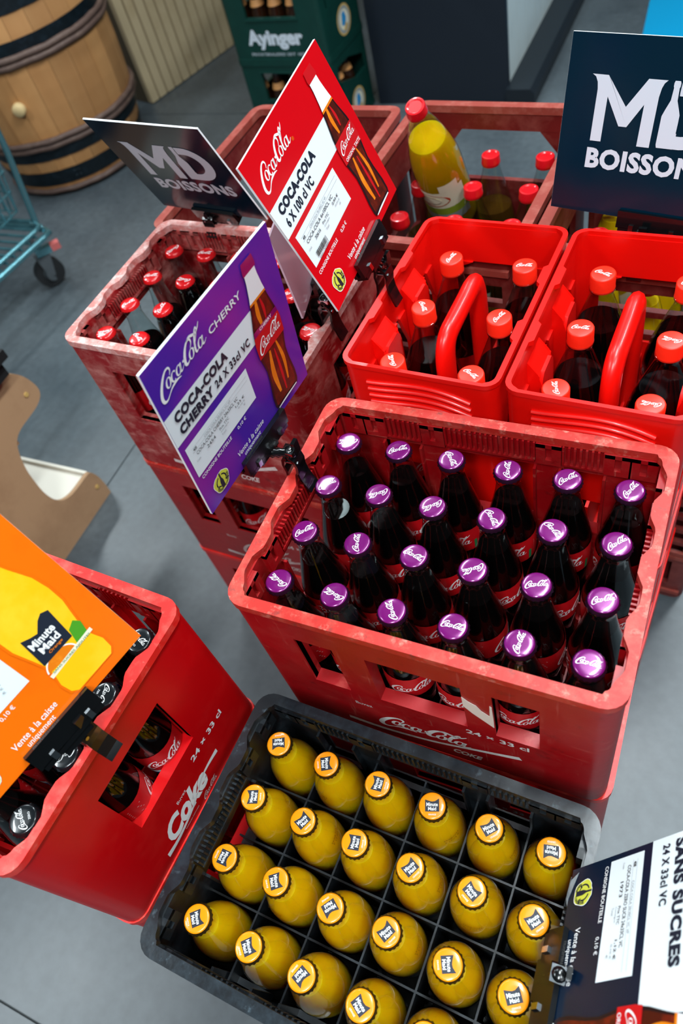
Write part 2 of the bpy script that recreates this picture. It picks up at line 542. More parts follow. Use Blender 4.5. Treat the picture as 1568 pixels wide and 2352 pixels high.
LOGO = script_logo()
LOGO_LOW = script_logo(2, 1.15)
LOGO_BOLD = script_logo(3, 1.3)
CAP_CC = fit(LOGO_LOW, -0.0115, 0.0115, -0.0048)
CAP_ZERO = join(fit(LOGO_LOW, -0.0115, 0.0115, -0.0036), fit(T('ZERO', 0.01), -0.004, 0.004, -0.0078, -0.0056))


def star(cx, cy, r):
    return poly([(cx + (r if i % 2 == 0 else r * .4) * math.cos(PI / 2 + PI * i / 5), cy + (r if i % 2 == 0 else r * .4) * math.sin(PI / 2 + PI * i / 5)) for i in range(10)])


# ------------------------------------------------------------------ bottles
def crown_cap(me_name, top, skirt, r=0.0145):
    mb = MB(); n = 42
    mb.lathe([(r + 0.0015, 0), (r + 0.0013, 0.0012), (r + 0.0004, 0.0032), (r - 0.0002, 0.0045)], n, (0, 0, -0.0058), cap0=False, cap1=False,
             wob=lambda i, j: 1 + (0.045 if (i % 2 == 0) else -0.02) * (1, .8, .3, 0)[j])
    mb.mi = 1
    mb.lathe([(r - 0.0002, -0.0013), (r - 0.0008, -0.0005), (r - 0.002, -0.00005), (r * .55, 0.0001), (0.001, 0.0001)], n, (0, 0, 0), cap0=False)
    return mb.mesh(me_name, [skirt, top], True, 60)


def on_plane(shape, z):
    mb = MB(); mb.flat(shape, lambda u, v: (u, v, z)); return mb


def on_cyl(shape, r, z0, a0=0):
    mb = MB(); mb.flat(shape, lambda u, v: (r * math.cos(a0 + u / r), r * math.sin(a0 + u / r), z0 + v)); return mb


def glass_shell(prof, t=0.0022, n=32):
    mb = MB(); mb.lathe(prof, n, cap0=True, cap1=False); return mb


COLA_PROF = [(0.022, 0), (0.0275, 0.002), (0.0295, 0.008), (0.0293, 0.02), (0.0272, 0.045), (0.0262, 0.060), (0.0272, 0.075), (0.0288, 0.092), (0.0298, 0.108),
             (0.0299, 0.126), (0.0293, 0.143), (0.0268, 0.160), (0.0228, 0.178), (0.0186, 0.196), (0.0154, 0.212), (0.0137, 0.225), (0.0132, 0.232), (0.0146, 0.234),
             (0.0148, 0.239), (0.0134, 0.241), (0.013, 0.246)]


def prof_upto(prof, z1, inset):
    out = []
    for i, (r, z) in enumerate(prof):
        if z <= z1:
            out.append((max(r - inset, 0.002), z + (inset if z < 0.003 else 0)))
        else:
            r0, z0 = prof[i - 1]; k = (z1 - z0) / (z - z0)
            out.append((r0 + (r - r0) * k - inset, z1)); break
    return out


def label_cyl(prof, z0, z1, off, n=32):
    def rad(z):
        for (r0, a), (r1, b) in zip(prof, prof[1:]):
            if a <= z <= b: return r0 + (r1 - r0) * (z - a) / (b - a)
        return prof[-1][0]
    k = 6
    return [(rad(z0 + (z1 - z0) * i / k) + off, z0 + (z1 - z0) * i / k) for i in range(k + 1)], rad


KIDS = {}


def kid(parent, name, me):
    o = obj(name, me, parent); KIDS.setdefault(parent.name, []).append(o); return o


def cola_bottle(name, cap_top, cap_skirt, cap_art, style, level=0.205):
    root = thing(name, (0, 0, 0))
    H = 0.248
    mb = MB(); mb.lathe(COLA_PROF, 28, cap1=False)
    kid(root, 'glass_body', mb.mesh('cola_glass', 'glass', True, 60))
    mb = MB(); mb.lathe(prof_upto(COLA_PROF, level, 0.0012), 24)
    kid(root, 'cola', mb.mesh('cola_liquid', 'cola', True, 50))
    mb = MB()
    lz = 0.007 if style == 'zero' else 0.0
    pr, rad = label_cyl(COLA_PROF, 0.100 - lz, 0.143 - lz, 0.0005)
    mb.lathe(pr, 28, cap0=False, cap1=False)
    lab = kid(root, 'label', mb.mesh('bottle_label', 'label_red', True))
    rr = 0.0303
    for a0 in (0, PI):
        mb = MB(); mb.flat(fit(LOGO_LOW, -0.026, 0.026, 0.109 - lz, 0.134 - lz), lambda u, v, a0=a0: ((rad(v) + .0009) * math.cos(a0 + u / rr), (rad(v) + .0009) * math.sin(a0 + u / rr), v))
        kid(lab, 'lettering', mb.mesh('label_logo', 'ink_white'))
    for a0 in (PI / 2, -PI / 2):
        mb = MB()
        for i in range(7):
            mb.flat(rect(-0.009, 0.009 - (i % 3) * 0.002, 0.106 - lz + i * 0.0042, 0.1072 - lz + i * 0.0042), lambda u, v, a0=a0: ((rad(v) + .0008) * math.cos(a0 + u / rr), (rad(v) + .0008) * math.sin(a0 + u / rr), v))
        kid(lab, 'small_print', mb.mesh('label_print', 'ink_faded'))
    if style == 'zero':
        mb = MB()
        pr, rad2 = label_cyl(COLA_PROF, 0.074, 0.0925, 0.0005)
        mb.lathe(pr[:4], 28, cap0=False, cap1=False); mb.mi = 1
        mb.lathe(pr[3:], 28, cap0=False, cap1=False)
        band = kid(root, 'label_band', mb.mesh('zero_band', ['label_blue', 'ink_white'], True))
        for u0 in (-.016, 0, .016):
            mb = MB(); mb.flat(star(u0, .0785, .0028), lambda u, v: ((rad2(v) + .0009) * math.cos(u / .027), (rad2(v) + .0009) * math.sin(u / .027), v))
            kid(band, 'star', mb.mesh('band_star', 'badge_gold'))
    else:
        mb = MB(); mb.flat(rect(-0.002, 0.002, 0.102, 0.120), lambda u, v: ((rad(v) + .0009) * math.cos(1.05 + u / rr), (rad(v) + .0009) * math.sin(1.05 + u / rr), v))
        kid(lab, 'green_mark', mb.mesh('label_green', 'label_green'))
    cap = kid(root, 'crown_cap', crown_cap('crown_' + name, cap_top, cap_skirt))
    cap.location = (0, 0, H)
    kid(cap, 'lettering', on_plane(cap_art, 0.0003).mesh('cap_art_' + name, 'ink_white'))
    return root


MM_PROF = [(0.018, 0), (0.0235, 0.002), (0.025, 0.008), (0.0248, 0.03), (0.0272, 0.05), (0.0300, 0.070), (0.0310, 0.088), (0.0306, 0.106), (0.0284, 0.124),
           (0.0240, 0.140), (0.0188, 0.152), (0.0150, 0.161), (0.0138, 0.168), (0.0138, 0.174), (0.013, 0.181)]


def mm_bottle():
    root = thing('orange_juice_bottle', (0, 0, 0))
    mb = MB(); mb.lathe(MM_PROF, 30, cap1=False)
    kid(root, 'glass_body', mb.mesh('juice_glass', 'glass', True, 60))
    mb = MB(); mb.lathe(prof_upto(MM_PROF, 0.158, 0.001), 28)
    kid(root, 'juice', mb.mesh('juice_fill', 'juice', True, 50))
    mb = MB()
    def rad(z):
        for (r0, a), (r1, b) in zip(MM_PROF, MM_PROF[1:]):
            if a <= z <= b: return r0 + (r1 - r0) * (z - a) / (b - a)
    def fn(u, v):
        return ((rad(v) + .0005) * math.cos(-0.9 + u / 0.02), (rad(v) + .0005) * math.sin(-0.9 + u / 0.02), v)
    mb.flat(fit(T('29/08/2024'), -0.008, 0.008, 0.1325, 0.1350), fn)
    mb.flat(fit(T('F 17:04 B'), -0.007, 0.007, 0.1285, 0.1310), fn)
    kid(root, 'date_stamp', mb.mesh('juice_stamp', 'juice_dark'))
    cap = kid(root, 'crown_cap', crown_cap('crown_mm', 'cap_orange', 'cap_skirt'))
    cap.location = (0, 0, 0.185)
    mb = MB()
    w = 0.0076
    mb.flat(poly([(-w, -0.0062), (w, -0.0062), (w, 0.0074), (0.003, 0.0046), (0.0, 0.0042)]), lambda u, v: (u, v, 0.0003))
    mb.flat(poly([(-w, -0.0062), (0.0, 0.0042), (-0.003, 0.0049), (-w, 0.0064)]), lambda u, v: (u, v, 0.0003))
    kid(cap, 'emblem', mb.mesh('mm_emblem', 'ink_navy'))
    art = join(fit(T('Minute', 0.02), -0.0062, 0.0062, -0.0008, 0.0032), fit(T('Maid', 0.02), -0.0044, 0.0044, -0.0052, -0.0014), fit(T('ORANGE', 0.0), -0.0042, 0.0042, -0.0102, -0.0084))
    kid(cap, 'lettering', on_plane(art, 0.0006).mesh('mm_art', 'ink_white'))
    return root


LITRE_PROF = [(0.034, 0), (0.041, 0.003), (0.0425, 0.012), (0.0422, 0.05), (0.0400, 0.08), (0.0412, 0.11), (0.0418, 0.13), (0.0395, 0.155), (0.0340, 0.18), (0.0265, 0.205),
              (0.0195, 0.225), (0.0152, 0.238), (0.0142, 0.246), (0.0165, 0.248), (0.0165, 0.251), (0.014, 0.252), (0.014, 0.262)]
LITRE_PROF = [(r * 1.03 if z < 0.2 else r, z) for r, z in LITRE_PROF]


def litre_bottle():
    root = thing('litre_cola_bottle', (0, 0, 0))
    mb = MB(); mb.lathe(LITRE_PROF, 32, cap1=False)
    kid(root, 'glass_body', mb.mesh('litre_glass', 'glass', True, 60))
    mb = MB(); mb.lathe(prof_upto(LITRE_PROF, 0.196, 0.0012), 28)
    kid(root, 'cola', mb.mesh('litre_liquid', 'cola', True, 50))
    mb = MB(); pr, rad = label_cyl(LITRE_PROF, 0.085, 0.125, 0.0005); mb.lathe(pr, 30, cap0=False, cap1=False)
    lab = kid(root, 'label', mb.mesh('litre_label', 'label_red', True))
    for a0 in (0, PI):
        mb = MB()
        mb.flat(fit(LOGO_LOW, -0.03, 0.03, 0.092, 0.118), lambda u, v, a0=a0: ((rad(v) + .001) * math.cos(a0 + u / .041), (rad(v) + .001) * math.sin(a0 + u / .041), v))
        kid(lab, 'lettering', mb.mesh('litre_logo', 'ink_white'))
    mb = MB()
    mb.lathe([(0.0160, 0.249), (0.0163, 0.2505), (0.0158, 0.252), (0.0158, 0.269), (0.0152, 0.2705), (0.0138, 0.271), (0.001, 0.2711)], 40, cap0=False, wob=lambda i, j: 1 + (0.012 if (i % 2 and j in (2, 3)) else 0))
    cap = kid(root, 'screw_cap', mb.mesh('litre_cap', 'cap_litre', True, 50))
    kid(cap, 'lettering', on_plane(fit(LOGO_LOW, -0.0105, 0.0105, -0.0045), 0.2713).mesh('litre_cap_art', 'ink_white'))
    return root


APPLE_PROF = [(0.034, 0), (0.0415, 0.003), (0.043, 0.012), (0.043, 0.06), (0.043, 0.12), (0.043, 0.16), (0.0415, 0.185), (0.0375, 0.212), (0.0315, 0.24), (0.0245, 0.266), (0.0185, 0.286),
              (0.0152, 0.298), (0.0148, 0.306), (0.0148, 0.318)]


def apple_bottle(name, k, juice, level, glass='glass'):
    prof = [(r, z * k) for r, z in APPLE_PROF]; H = prof[-1][1]
    root = thing(name, (0, 0, 0))
    mb = MB(); mb.lathe(prof, 32, cap1=False)
    kid(root, 'glass_body', mb.mesh(name + '_glass', glass, True, 60))
    mb = MB(); mb.lathe(prof_upto(prof, level * H, 0.0014), 30)
    kid(root, 'juice', mb.mesh(name + '_fill', juice, True, 50))
    mb = MB()
    mb.lathe([(0.0158, H - 0.014), (0.0166, H - 0.012), (0.0166, H - 0.008), (0.0158, H - 0.006), (0.0158, H + 0.0015), (0.0150, H + 0.003), (0.0125, H + 0.0034), (0.0105, H + 0.0018), (0.001, H + 0.0018)], 32, cap0=False)
    kid(root, 'screw_cap', mb.mesh(name + '_cap', 'cap_red_screw', True, 35))
    mb = MB()
    r = 0.0434
    def seg(z0, z1, a0, a1, mi):
        mb.mi = mi; n = 14
        vs = []; 
        for i in range(n + 1):
            a = a0 + (a1 - a0) * i / n
            vs += [(r * math.cos(a), r * math.sin(a), z0 * k), (r * math.cos(a), r * math.sin(a), z1 * k)]
        mb.add(vs, [(2 * i, 2 * i + 2, 2 * i + 3, 2 * i + 1) for i in range(n)])
    seg(0.045, 0.066, -1.5, 1.5, 2); seg(0.066, 0.088, -1.5, 1.5, 1); seg(0.088, 0.138, -1.5, 1.5, 0)
    seg(0.138, 0.158, 0.5, 1.3, 0)
    lab = kid(root, 'label', mb.mesh(name + '_label', ['label_cream', 'apple_green', 'ink_grey'], True))
    mb = MB()
    def fn(u, v): return ((r + .0006) * math.cos(u / r), (r + .0006) * math.sin(u / r), v * k)
    mb.flat(disc(0.0, 0.113, 0.036, 0.018), fn); mb.mi = 1
    mb.flat(disc(-0.006, 0.115, 0.027, 0.011), lambda u, v: ((r + .0009) * math.cos(u / r), (r + .0009) * math.sin(u / r), v * k))
    kid(lab, 'emblem', mb.mesh(name + '_emblem', ['apple_red', 'label_cream'], True))
    return root


ORD = ['first', 'second', 'third', 'fourth', 'fifth', 'sixth']
ROWS4 = ['back', 'second', 'third', 'front']


def hide_proto(o):
    """remove a prototype once its copies are placed"""
    for ch in KIDS.pop(o.name, []):
        hide_proto(ch)
    bpy.data.objects.remove(o)


def place(proto, x, y, z, rz, label, cat, group, tilt=None, face=None):
    o = copy_tree(proto)
    if face is not None:
        for ch in o.children:
            if ch.name.startswith('label'): ch.rotation_euler = (0, 0, face - rz)
    o.location = (x, y, z); o.rotation_euler = (0, 0, rz)
    if tilt: o.rotation_euler = tilt
    return tag(o, label, cat, group)


# ------------------------------------------------------------------ crates
def perimeter(W, D, r, brx, bry, nc=5):
    """ccw points of a rounded rectangle: (x,y,nx,ny,side,coord)"""
    hw, hd = W / 2, D / 2; P = []
    def uniq(l, lo, hi): return [lo] + sorted(v for v in set(l) if lo + 1e-5 < v < hi - 1e-5) + [hi]
    xs = uniq(brx, -hw + r, hw - r); ys = uniq(bry, -hd + r, hd - r)
    P += [(x, -hd, 0, -1, 'front', x) for x in xs]
    def arc(cx, cy, a0):
        for i in range(1, nc):
            a = a0 + PI / 2 * i / nc
            P.append((cx + r * math.cos(a), cy + r * math.sin(a), math.cos(a), math.sin(a), 'corner', 0))
    arc(hw - r, -hd + r, -PI / 2)
    P += [(hw, y, 1, 0, 'right', y) for y in ys]
    arc(hw - r, hd - r, 0)
    P += [(x, hd, 0, 1, 'back', x) for x in reversed(xs)]
    arc(-hw + r, hd - r, PI / 2)
    P += [(-hw, y, -1, 0, 'left', y) for y in reversed(ys)]
    arc(-hw + r, -hd + r, PI)
    return P


def shell(mb, W, D, r, zs, t, holes=None, thick=None):
    holes = holes or {}
    brx = [v for s in ('front', 'back') for h in holes.get(s, []) for v in h[:2]]
    bry = [v for s in ('left', 'right') for h in holes.get(s, []) for v in h[:2]]
    if thick:
        brx += [-W / 2 + r + (W - 2 * r) * i / 72 for i in range(1, 72)]; bry += [-D / 2 + r + (D - 2 * r) * i / 56 for i in range(1, 56)]
    zz = sorted(set(list(zs) + [v for l in holes.values() for h in l for v in h[2:]]))
    P = perimeter(W, D, r, brx, bry); n = len(P); m = len(zz)
    base = len(mb.v)
    for (x, y, nx, ny, sd, c) in P:
        tt = thick(sd, c) if thick else t
        for z in zz: mb.v.append((x, y, z))
        for z in zz: mb.v.append((x - nx * tt, y - ny * tt, z))
    def solid(i, j):
        if j < 0 or j >= m - 1: return False
        a, b = P[i % n], P[(i + 1) % n]
        if a[4] != b[4] or a[4] == 'corner': return True
        c = (a[5] + b[5]) / 2; z = (zz[j] + zz[j + 1]) / 2
        return not any(h[0] < c < h[1] and h[2] < z < h[3] for h in holes.get(a[4], []))
    def O(i, j): return base + (i % n) * 2 * m + j
    def I(i, j): return base + (i % n) * 2 * m + m + j
    F = []
    for i in range(n):
        for j in range(m - 1):
            if not solid(i, j): continue
            F.append((O(i, j), O(i + 1, j), O(i + 1, j + 1), O(i, j + 1)))
            F.append((I(i + 1, j), I(i, j), I(i, j + 1), I(i + 1, j + 1)))
            if not solid(i, j - 1): F.append((O(i + 1, j), O(i, j), I(i, j), I(i + 1, j)))
            if not solid(i, j + 1): F.append((O(i, j + 1), O(i + 1, j + 1), I(i + 1, j + 1), I(i, j + 1)))
            if not solid(i - 1, j): F.append((O(i, j), O(i, j + 1), I(i, j + 1), I(i, j)))
            if not solid(i + 1, j): F.append((O(i + 1, j + 1), O(i + 1, j), I(i + 1, j), I(i + 1, j + 1)))
    mb.f += F; mb.m += [mb.mi] * len(F)


PX, PY = 0.0645, 0.0668
CRATE_MESH = {}


def crate24_meshes(key, H, body, rim, wz0, wz1, div_h):
    """meshes of the 24-bottle crate: 400 x 296 mm"""
    if key in CRATE_MESH: return CRATE_MESH[key]
    W, D = 0.398, 0.294
    holes = {'front': [(-.132, -.087, wz0, wz1), (-.05, .051, wz0, wz1), (.082, .128, wz0, wz1)],
             'left': [(-.055, .055, wz0 - .008, wz1 - .006)]}
    holes['back'] = holes['front']; holes['right'] = holes['left']
    mb = MB(); shell(mb, W, D, 0.02, [0.004, H - 0.010], 0.0085, holes)
    # base foot ring, one step in
    shell(mb, W - .012, D - .012, 0.018, [0, 0.006], 0.012)
    # deep window frames: sill, head and cheeks reaching inwards
    for sd, hl in holes.items():
        for (a, b2, z0, z1) in hl:
            for (p0, p1, q0, q1) in ((a - .003, b2 + .003, z0 - .003, z0), (a - .003, a, z0, z1), (b2, b2 + .003, z0, z1)):
                if sd == 'front': mb.box(p0, p1, -D / 2 + .002, -D / 2 + .0155, q0, q1)
                elif sd == 'back': mb.box(p0, p1, D / 2 - .0155, D / 2 - .002, q0, q1)
                elif sd == 'left': mb.box(-W / 2 + .002, -W / 2 + .0155, p0, p1, q0, q1)
                else: mb.box(W / 2 - .0155, W / 2 - .002, p0, p1, q0, q1)
    body_me = mb.mesh(key + '_body', body, True, 35)

    def thick(sd, c):
        if sd in ('left', 'right'):
            best = min(abs(c - (j - 1.5) * PY) for j in range(4))
            k = min(1, max(0, (best - 0.010) / 0.014)); return 0.0085 + 0.0075 * k
        if sd in ('front', 'back'):
            return 0.0130
        return 0.0165
    mb = MB(); shell(mb, W + .004, D + .004, 0.022, [H - 0.0105, H - 0.002, H], 0.014, None, thick)
    rim_me = mb.mesh(key + '_rim', rim, True, 35)
    # inner sockets with slots, below the rim
    mb = MB()
    zt = H - 0.0108; hs = 0.034 * min(1, H / .28)
    ix, iy = W / 2 - .0085, D / 2 - .0085
    def socket_y(x, sgn):      # on the long walls
        y0 = sgn * iy; y1 = sgn * (iy - .0048)
        a, b = min(y0, y1), max(y0, y1)
        mb.box(x - .014, x - .0035, a, b, zt - hs, zt); mb.box(x + .0035, x + .014, a, b, zt - hs, zt)
        mb.box(x - .014, x + .014, a, b, zt - .006, zt); mb.box(x - .0035, x + .0035, a, b, zt - hs, zt - hs + .008)
    def socket_x(y, sgn):
        x0 = sgn * ix; x1 = sgn * (ix - .0062)
        a, b = min(x0, x1), max(x0, x1)
        mb.box(a, b, y - .014, y - .0035, zt - hs, zt); mb.box(a, b, y + .0035, y + .014, zt - hs, zt)
        mb.box(a, b, y - .014, y + .014, zt - .006, zt); mb.box(a, b, y - .0035, y + .0035, zt - hs, zt - hs + .008)
    for s in (-1, 1):
        for x in (-.168, -.142, -.068, .068, .142, .168): socket_y(x, s)
        for y in (-.115, -.068, .068, .115): socket_x(y, s)
    sock_me = mb.mesh(key + '_sockets', body)
    # comb ribs of the hand grips
    mb = MB(); hr = 0.030 * min(1, H / .28)
    for s in (-1, 1):
        for x0, x1 in ((-.128, -.084), (-.052, .052), (.084, .128)):
            n = int((x1 - x0) / .0058)
            for i in range(n + 1):
                x = x0 + (x1 - x0) * i / n
                a, b = sorted((s * iy, s * (iy - .0044))); mb.box(x - .0012, x + .0012, a, b, zt - hr, zt)
            a, b = sorted((s * iy, s * (iy - .004))); mb.box(x0, x1, a, b, zt - hr - .003, zt - hr)
        n = 18
        for i in range(n + 1):
            y = -.05 + .1 * i / n
            a, b = sorted((s * ix, s * (ix - .0056))); mb.box(a, b, y - .0011, y + .0011, zt - hr, zt - .006)
        a, b = sorted((s * ix, s * (ix - .0060))); mb.box(a, b, -.052, .052, zt - hr - .004, zt - hr)
    rib_me = mb.mesh(key + '_ribs', body)
    # floor plate with drain holes and pegs
    mb = MB()
    mb.box(-ix, ix, -iy, iy, 0.004, 0.009)
    for i in range(5):
        for j in range(3):
            x = (i - 2) * PX; y = (j - 1) * PY
            mb.lathe([(.012, .009), (.010, .03), (.006, .031)], 8, (x, y, 0), cap0=False, cap1=False)
    base_me = mb.mesh(key + '_base', body, True, 30)
    mb = MB()
    for i in range(5):
        x = (i - 2) * PX; mb.box(x - .0011, x + .0011, -iy, iy, 0.009, div_h)
    for j in range(3):
        y = (j - 1) * PY; mb.box(-ix, ix, y - .0011, y + .0011, 0.009, div_h + .0006)
    div_me = mb.mesh(key + '_dividers', body)
    CRATE_MESH[key] = (body_me, rim_me, sock_me, rib_me, base_me, div_me)
    return CRATE_MESH[key]


def print_front(ink, H):
    y = -0.1474
    a = join(stroke([(-.1097, .027, .0085), (-.06, .0245, .007), (0, .034, .0055), (.06, .055, .006), (.107, .0725, .0085)], 6))
    fs = (join(fit(LOGO_BOLD, -.066, .05, .038, .085)), fit(T('Buvez', 0.0), -.088, -.067, .0865, .0935), fit(T('24 × 33 cl', .025), .048, .117, .104, .1155),
          fit(T('COKE', .04, .3), .026, .062, .0215, .034))
    mb = MB(); mb.flat(join(a, *fs), lambda u, v: (u, y, v)); return mb.mesh('front_print', ink)


def print_side(ink):
    x = 0.1994
    a = stroke([(-.0655, .0235, .009), (-.04, .022, .006), (-.005, .029, .004), (.03, .047, .004), (.064, .0475, .008)], 6)
    fs = (fit(T('Coke', .045, .35), -.05, .034, .026, .066), fit(LOGO, .010, .042, .008, .0215), fit(T('Buvez', .0), -.014, .004, .066, .072),
          fit(T('24 × 33 cl', .025), .034, .101, .0845, .0955), fit(T('MARQUES DEPOSEES'), -.03, .0, .015, .0175))
    mb = MB(); mb.flat(join(a, *fs), lambda u, v: (x, u, v)); return mb.mesh('side_print', ink)


PRINTS = {}


def crate24(key, name, loc, rz, H, body, rim, label, group, wz=(.123, .227), div_h=.06, ink=None, prints=('front', 'right'), interior=True, cat='crate'):
    b, r, s, ri, ba, di = crate24_meshes(key, H, body, rim, wz[0], wz[1], div_h)
    t = thing(name, loc, rz, label, cat, group)
    obj('walls', b, t); obj('rim', r, t); obj('floor_plate', ba, t)
    if interior:
        tag(obj('slot_brackets', s, t), kind='stuff'); tag(obj('grip_ribs', ri, t), kind='stuff'); obj('dividers', di, t)
    if ink:
        if ('f', ink) not in PRINTS: PRINTS[('f', ink)] = print_front(ink, H); PRINTS[('s', ink)] = print_side(ink)
        if 'front' in prints: obj('front_lettering', PRINTS[('f', ink)], t)
        if 'right' in prints: obj('side_lettering', PRINTS[('s', ink)], t)
    return t


def local(c, rz, x, y):
    return (c[0] + x * math.cos(rz) - y * math.sin(rz), c[1] + x * math.sin(rz) + y * math.cos(rz))


def solid_from(shapes_mats, fn):
    """several coloured flat shapes in one mesh; returns (MB, mats)"""
    mb = MB(); mats = []
    for k, (sh, m) in enumerate(shapes_mats):
        if m not in mats: mats.append(m)
        mb.mi = mats.index(m); mb.flat(sh, (lambda z: lambda u, v: fn(u, v, z))(0.00004 * k))
    return mb, mats


# ------------------------------------------------------------------ floor (concrete slabs with joints)
fl = thing('floor', (0, 0, 0), 0, 'grey polished concrete floor of large slabs', 'floor', None, 'structure')
mb = MB(); mb.box(-9, 9, -7, 9, -0.06, -0.012); mb.build('joint_bed', 'ink_grey', fl)
jx = [-9, -4.11, -1.06, 1.99, 5.04, 9]; jy = [-7, -3.84, -0.78, 2.276, 5.33, 9]
for i in range(5):
    for j in range(5):
        mb = MB(); g = 0.0022
        mb.box(jx[i] + g, jx[i + 1] - g, jy[j] + g, jy[j + 1] - g, -0.02, 0)
        mb.build('slab', 'polished_concrete', fl)

# room shell, out of the frame: far walls and a dark ceiling
mat('ceiling_dark', (70, 76, 80), 0.8); mat('wall_paint', (120, 128, 130), 0.7)
for nm, bx in (('ceiling', (-7, 7, -5, 7, 3.5, 3.6)), ('wall_back', (-7, 7, 7, 7.1, 0, 3.5)), ('wall_front', (-7, 7, -5.1, -5, 0, 3.5)), ('wall_left', (-7.1, -7, -5, 7, 0, 3.5)), ('wall_right', (7, 7.1, -5, 7, 0, 3.5))):
    mb = MB(); mb.box(*bx); o = mb.build(nm, 'ceiling_dark' if nm == 'ceiling' else 'wall_paint')
    tag(o, 'plain painted shop %s outside the picture' % nm.replace('_', ' '), 'room', kind='structure')

# ------------------------------------------------------------------ 24-bottle crates
CH = (0.16125, -0.1002); CH_R = 0.0
MMC = (0.15846, -0.42523); MM_R = R(-1.66)
ZE = (-0.2936, -0.3965); ZE_R = R(-3.3)
RE = (-0.2920, 0.2180); RE_R = R(-2.2)

crate24('old', 'bottle_crate', (*CH, 0.56), CH_R, .28, 'red_old', 'red_rim', 'scuffed red plastic crate full of purple-capped cherry cola bottles, top of its stack', 'red 24-bottle crates', ink='ink_worn_white')
crate24('new', 'bottle_crate', (CH[0] + .003, CH[1] + .002, 0.28), CH_R + R(.6), .28, 'red_new', 'red_new_rim', 'bright red crate directly beneath the cherry cola crate, middle of that stack', 'red 24-bottle crates', ink='ink_worn_white')
crate24('old', 'bottle_crate', (CH[0] - .001, CH[1], 0), CH_R, .28, 'red_old', 'red_rim', 'red crate standing on the floor at the bottom of the cherry cola stack', 'red 24-bottle crates', ink='ink_worn_white')

crate24('worn', 'bottle_crate', (*RE, 0.56), RE_R, .28, 'red_worn', 'red_rim_worn', 'worn pinkish-rimmed red crate full of red-capped cola bottles, behind the purple sign', 'red 24-bottle crates', ink='ink_worn_white')
crate24('old', 'bottle_crate', (*RE, 0.28), RE_R, .28, 'red_old', 'red_rim', 'red crate second from the top under the worn red-capped cola crate', 'red 24-bottle crates', ink='ink_worn_white')
crate24('new', 'bottle_crate', (*RE, 0), RE_R, .28, 'red_new', 'red_new_rim', 'brighter red crate at the floor under the worn red-capped cola crate', 'red 24-bottle crates', ink='ink_worn_white')

crate24('new', 'bottle_crate', (*ZE, 0.55), ZE_R, .28, 'red_new', 'red_new_rim', 'bright red crate of black-capped cola bottles under the orange juice sign', 'red 24-bottle crates', wz=(.123, .227), ink='ink_white', prints=('front', 'right'))
crate24('new', 'bottle_crate', (*ZE, 0.275), ZE_R, .28, 'red_new', 'red_new_rim', 'bright red crate directly beneath the black-capped cola crate', 'red 24-bottle crates', ink='ink_white')
crate24('new', 'bottle_crate', (*ZE, 0), ZE_R, .28, 'red_new', 'red_new_rim', 'bright red crate on the floor at the bottom of the black-capped cola stack', 'red 24-bottle crates', ink='ink_white')

crate24('mm', 'juice_crate', (*MMC, 0.44), MM_R, .22, 'black_plastic', 'black_rim', 'black plastic crate full of orange-capped juice bottles, top of its stack', 'black juice crates', wz=(.09, .165), div_h=.118)
crate24('mm', 'juice_crate', (*MMC, 0.22), MM_R, .22, 'black_plastic', 'black_rim', 'black plastic crate directly beneath the orange juice crate', 'black juice crates', wz=(.09, .165), div_h=.118)
crate24('mm', 'juice_crate', (*MMC, 0), MM_R, .22, 'black_plastic', 'black_rim', 'black plastic crate on the floor at the bottom of the juice stack', 'black juice crates', wz=(.09, .165), div_h=.118)

# torn paper sticker on the cherry crate front
mb = MB()
mb.prism([(.0512, .184), (.060, .171), (.070, .160), (.0815, .147), (.0818, .170), (.0815, .202), (.0795, .204), (.0782, .176), (.0700, .184), (.0655, .194), (.058, .199), (.0512, .207)], 0, .0006, lambda u, v, w: (u, -0.1473 - w, v))
o = mb.build('torn_sticker', 'torn_paper'); o.location = (*CH, 0.56)
tag(o, 'torn white paper sticker remnant on the front of the cherry cola crate', 'sticker')

# bottles ------------------------------------------------------------
CH_ANG = [[-174, 25, -61, 94, 39, 60], [39, -154, -148, -58, -47, 44], [39, 99, -23, -153, 15, 22], [149, 156, 119, -6, 80, -6]]
MM_ANG = [[-154, -62, 95, 19, 48, -168], [111, 65, 101, 62, -29, 52], [-91, -53, -127, 62, -66, 32], [-49, -46, -112, -33, 30, -20]]
p = cola_bottle('cherry_cola_bottle', 'cap_purple', 'cap_skirt_dark', CAP_CC, 'cherry', 0.200)
for j in range(4):
    for i in range(6):
        x, y = local(CH, CH_R, (i - 2.5) * PX + random.uniform(-.0012, .0012), (1.5 - j) * PY + random.uniform(-.0012, .0012))
        place(p, x, y, 0.5715, R(CH_ANG[j][i]), 'purple-capped cherry cola bottle, %s row of its red crate, %s from the left' % (ROWS4[j], ORD[i]), 'bottle', 'cherry cola bottles', face=R(-90 + random.uniform(-50, 60)) if j == 3 else R(random.uniform(-100, 20)))
hide_proto(p)

p = cola_bottle('cola_bottle', 'cap_red', 'cap_red', CAP_CC, 'cola', 0.176)
for j in range(4):
    for i in range(6):
        x, y = local(RE, RE_R, (i - 2.5) * PX, (1.5 - j) * PY)
        place(p, x, y, 0.5715, random.uniform(0, 6.28), 'red-capped cola bottle, %s row of the worn red crate, %s from the left' % (ROWS4[j], ORD[i]), 'bottle', 'red-capped cola bottles')
for i in range(6):
    x, y = local(RE, RE_R, (i - 2.5) * PX, -1.5 * PY)
    place(p, x, y, 0.2915, R(-90 + random.uniform(-30, 30)), 'cola bottle in the crate under the red-capped bottles, front row, %s from left' % ORD[i], 'bottle', 'cola bottles in the lower crate')
hide_proto(p)

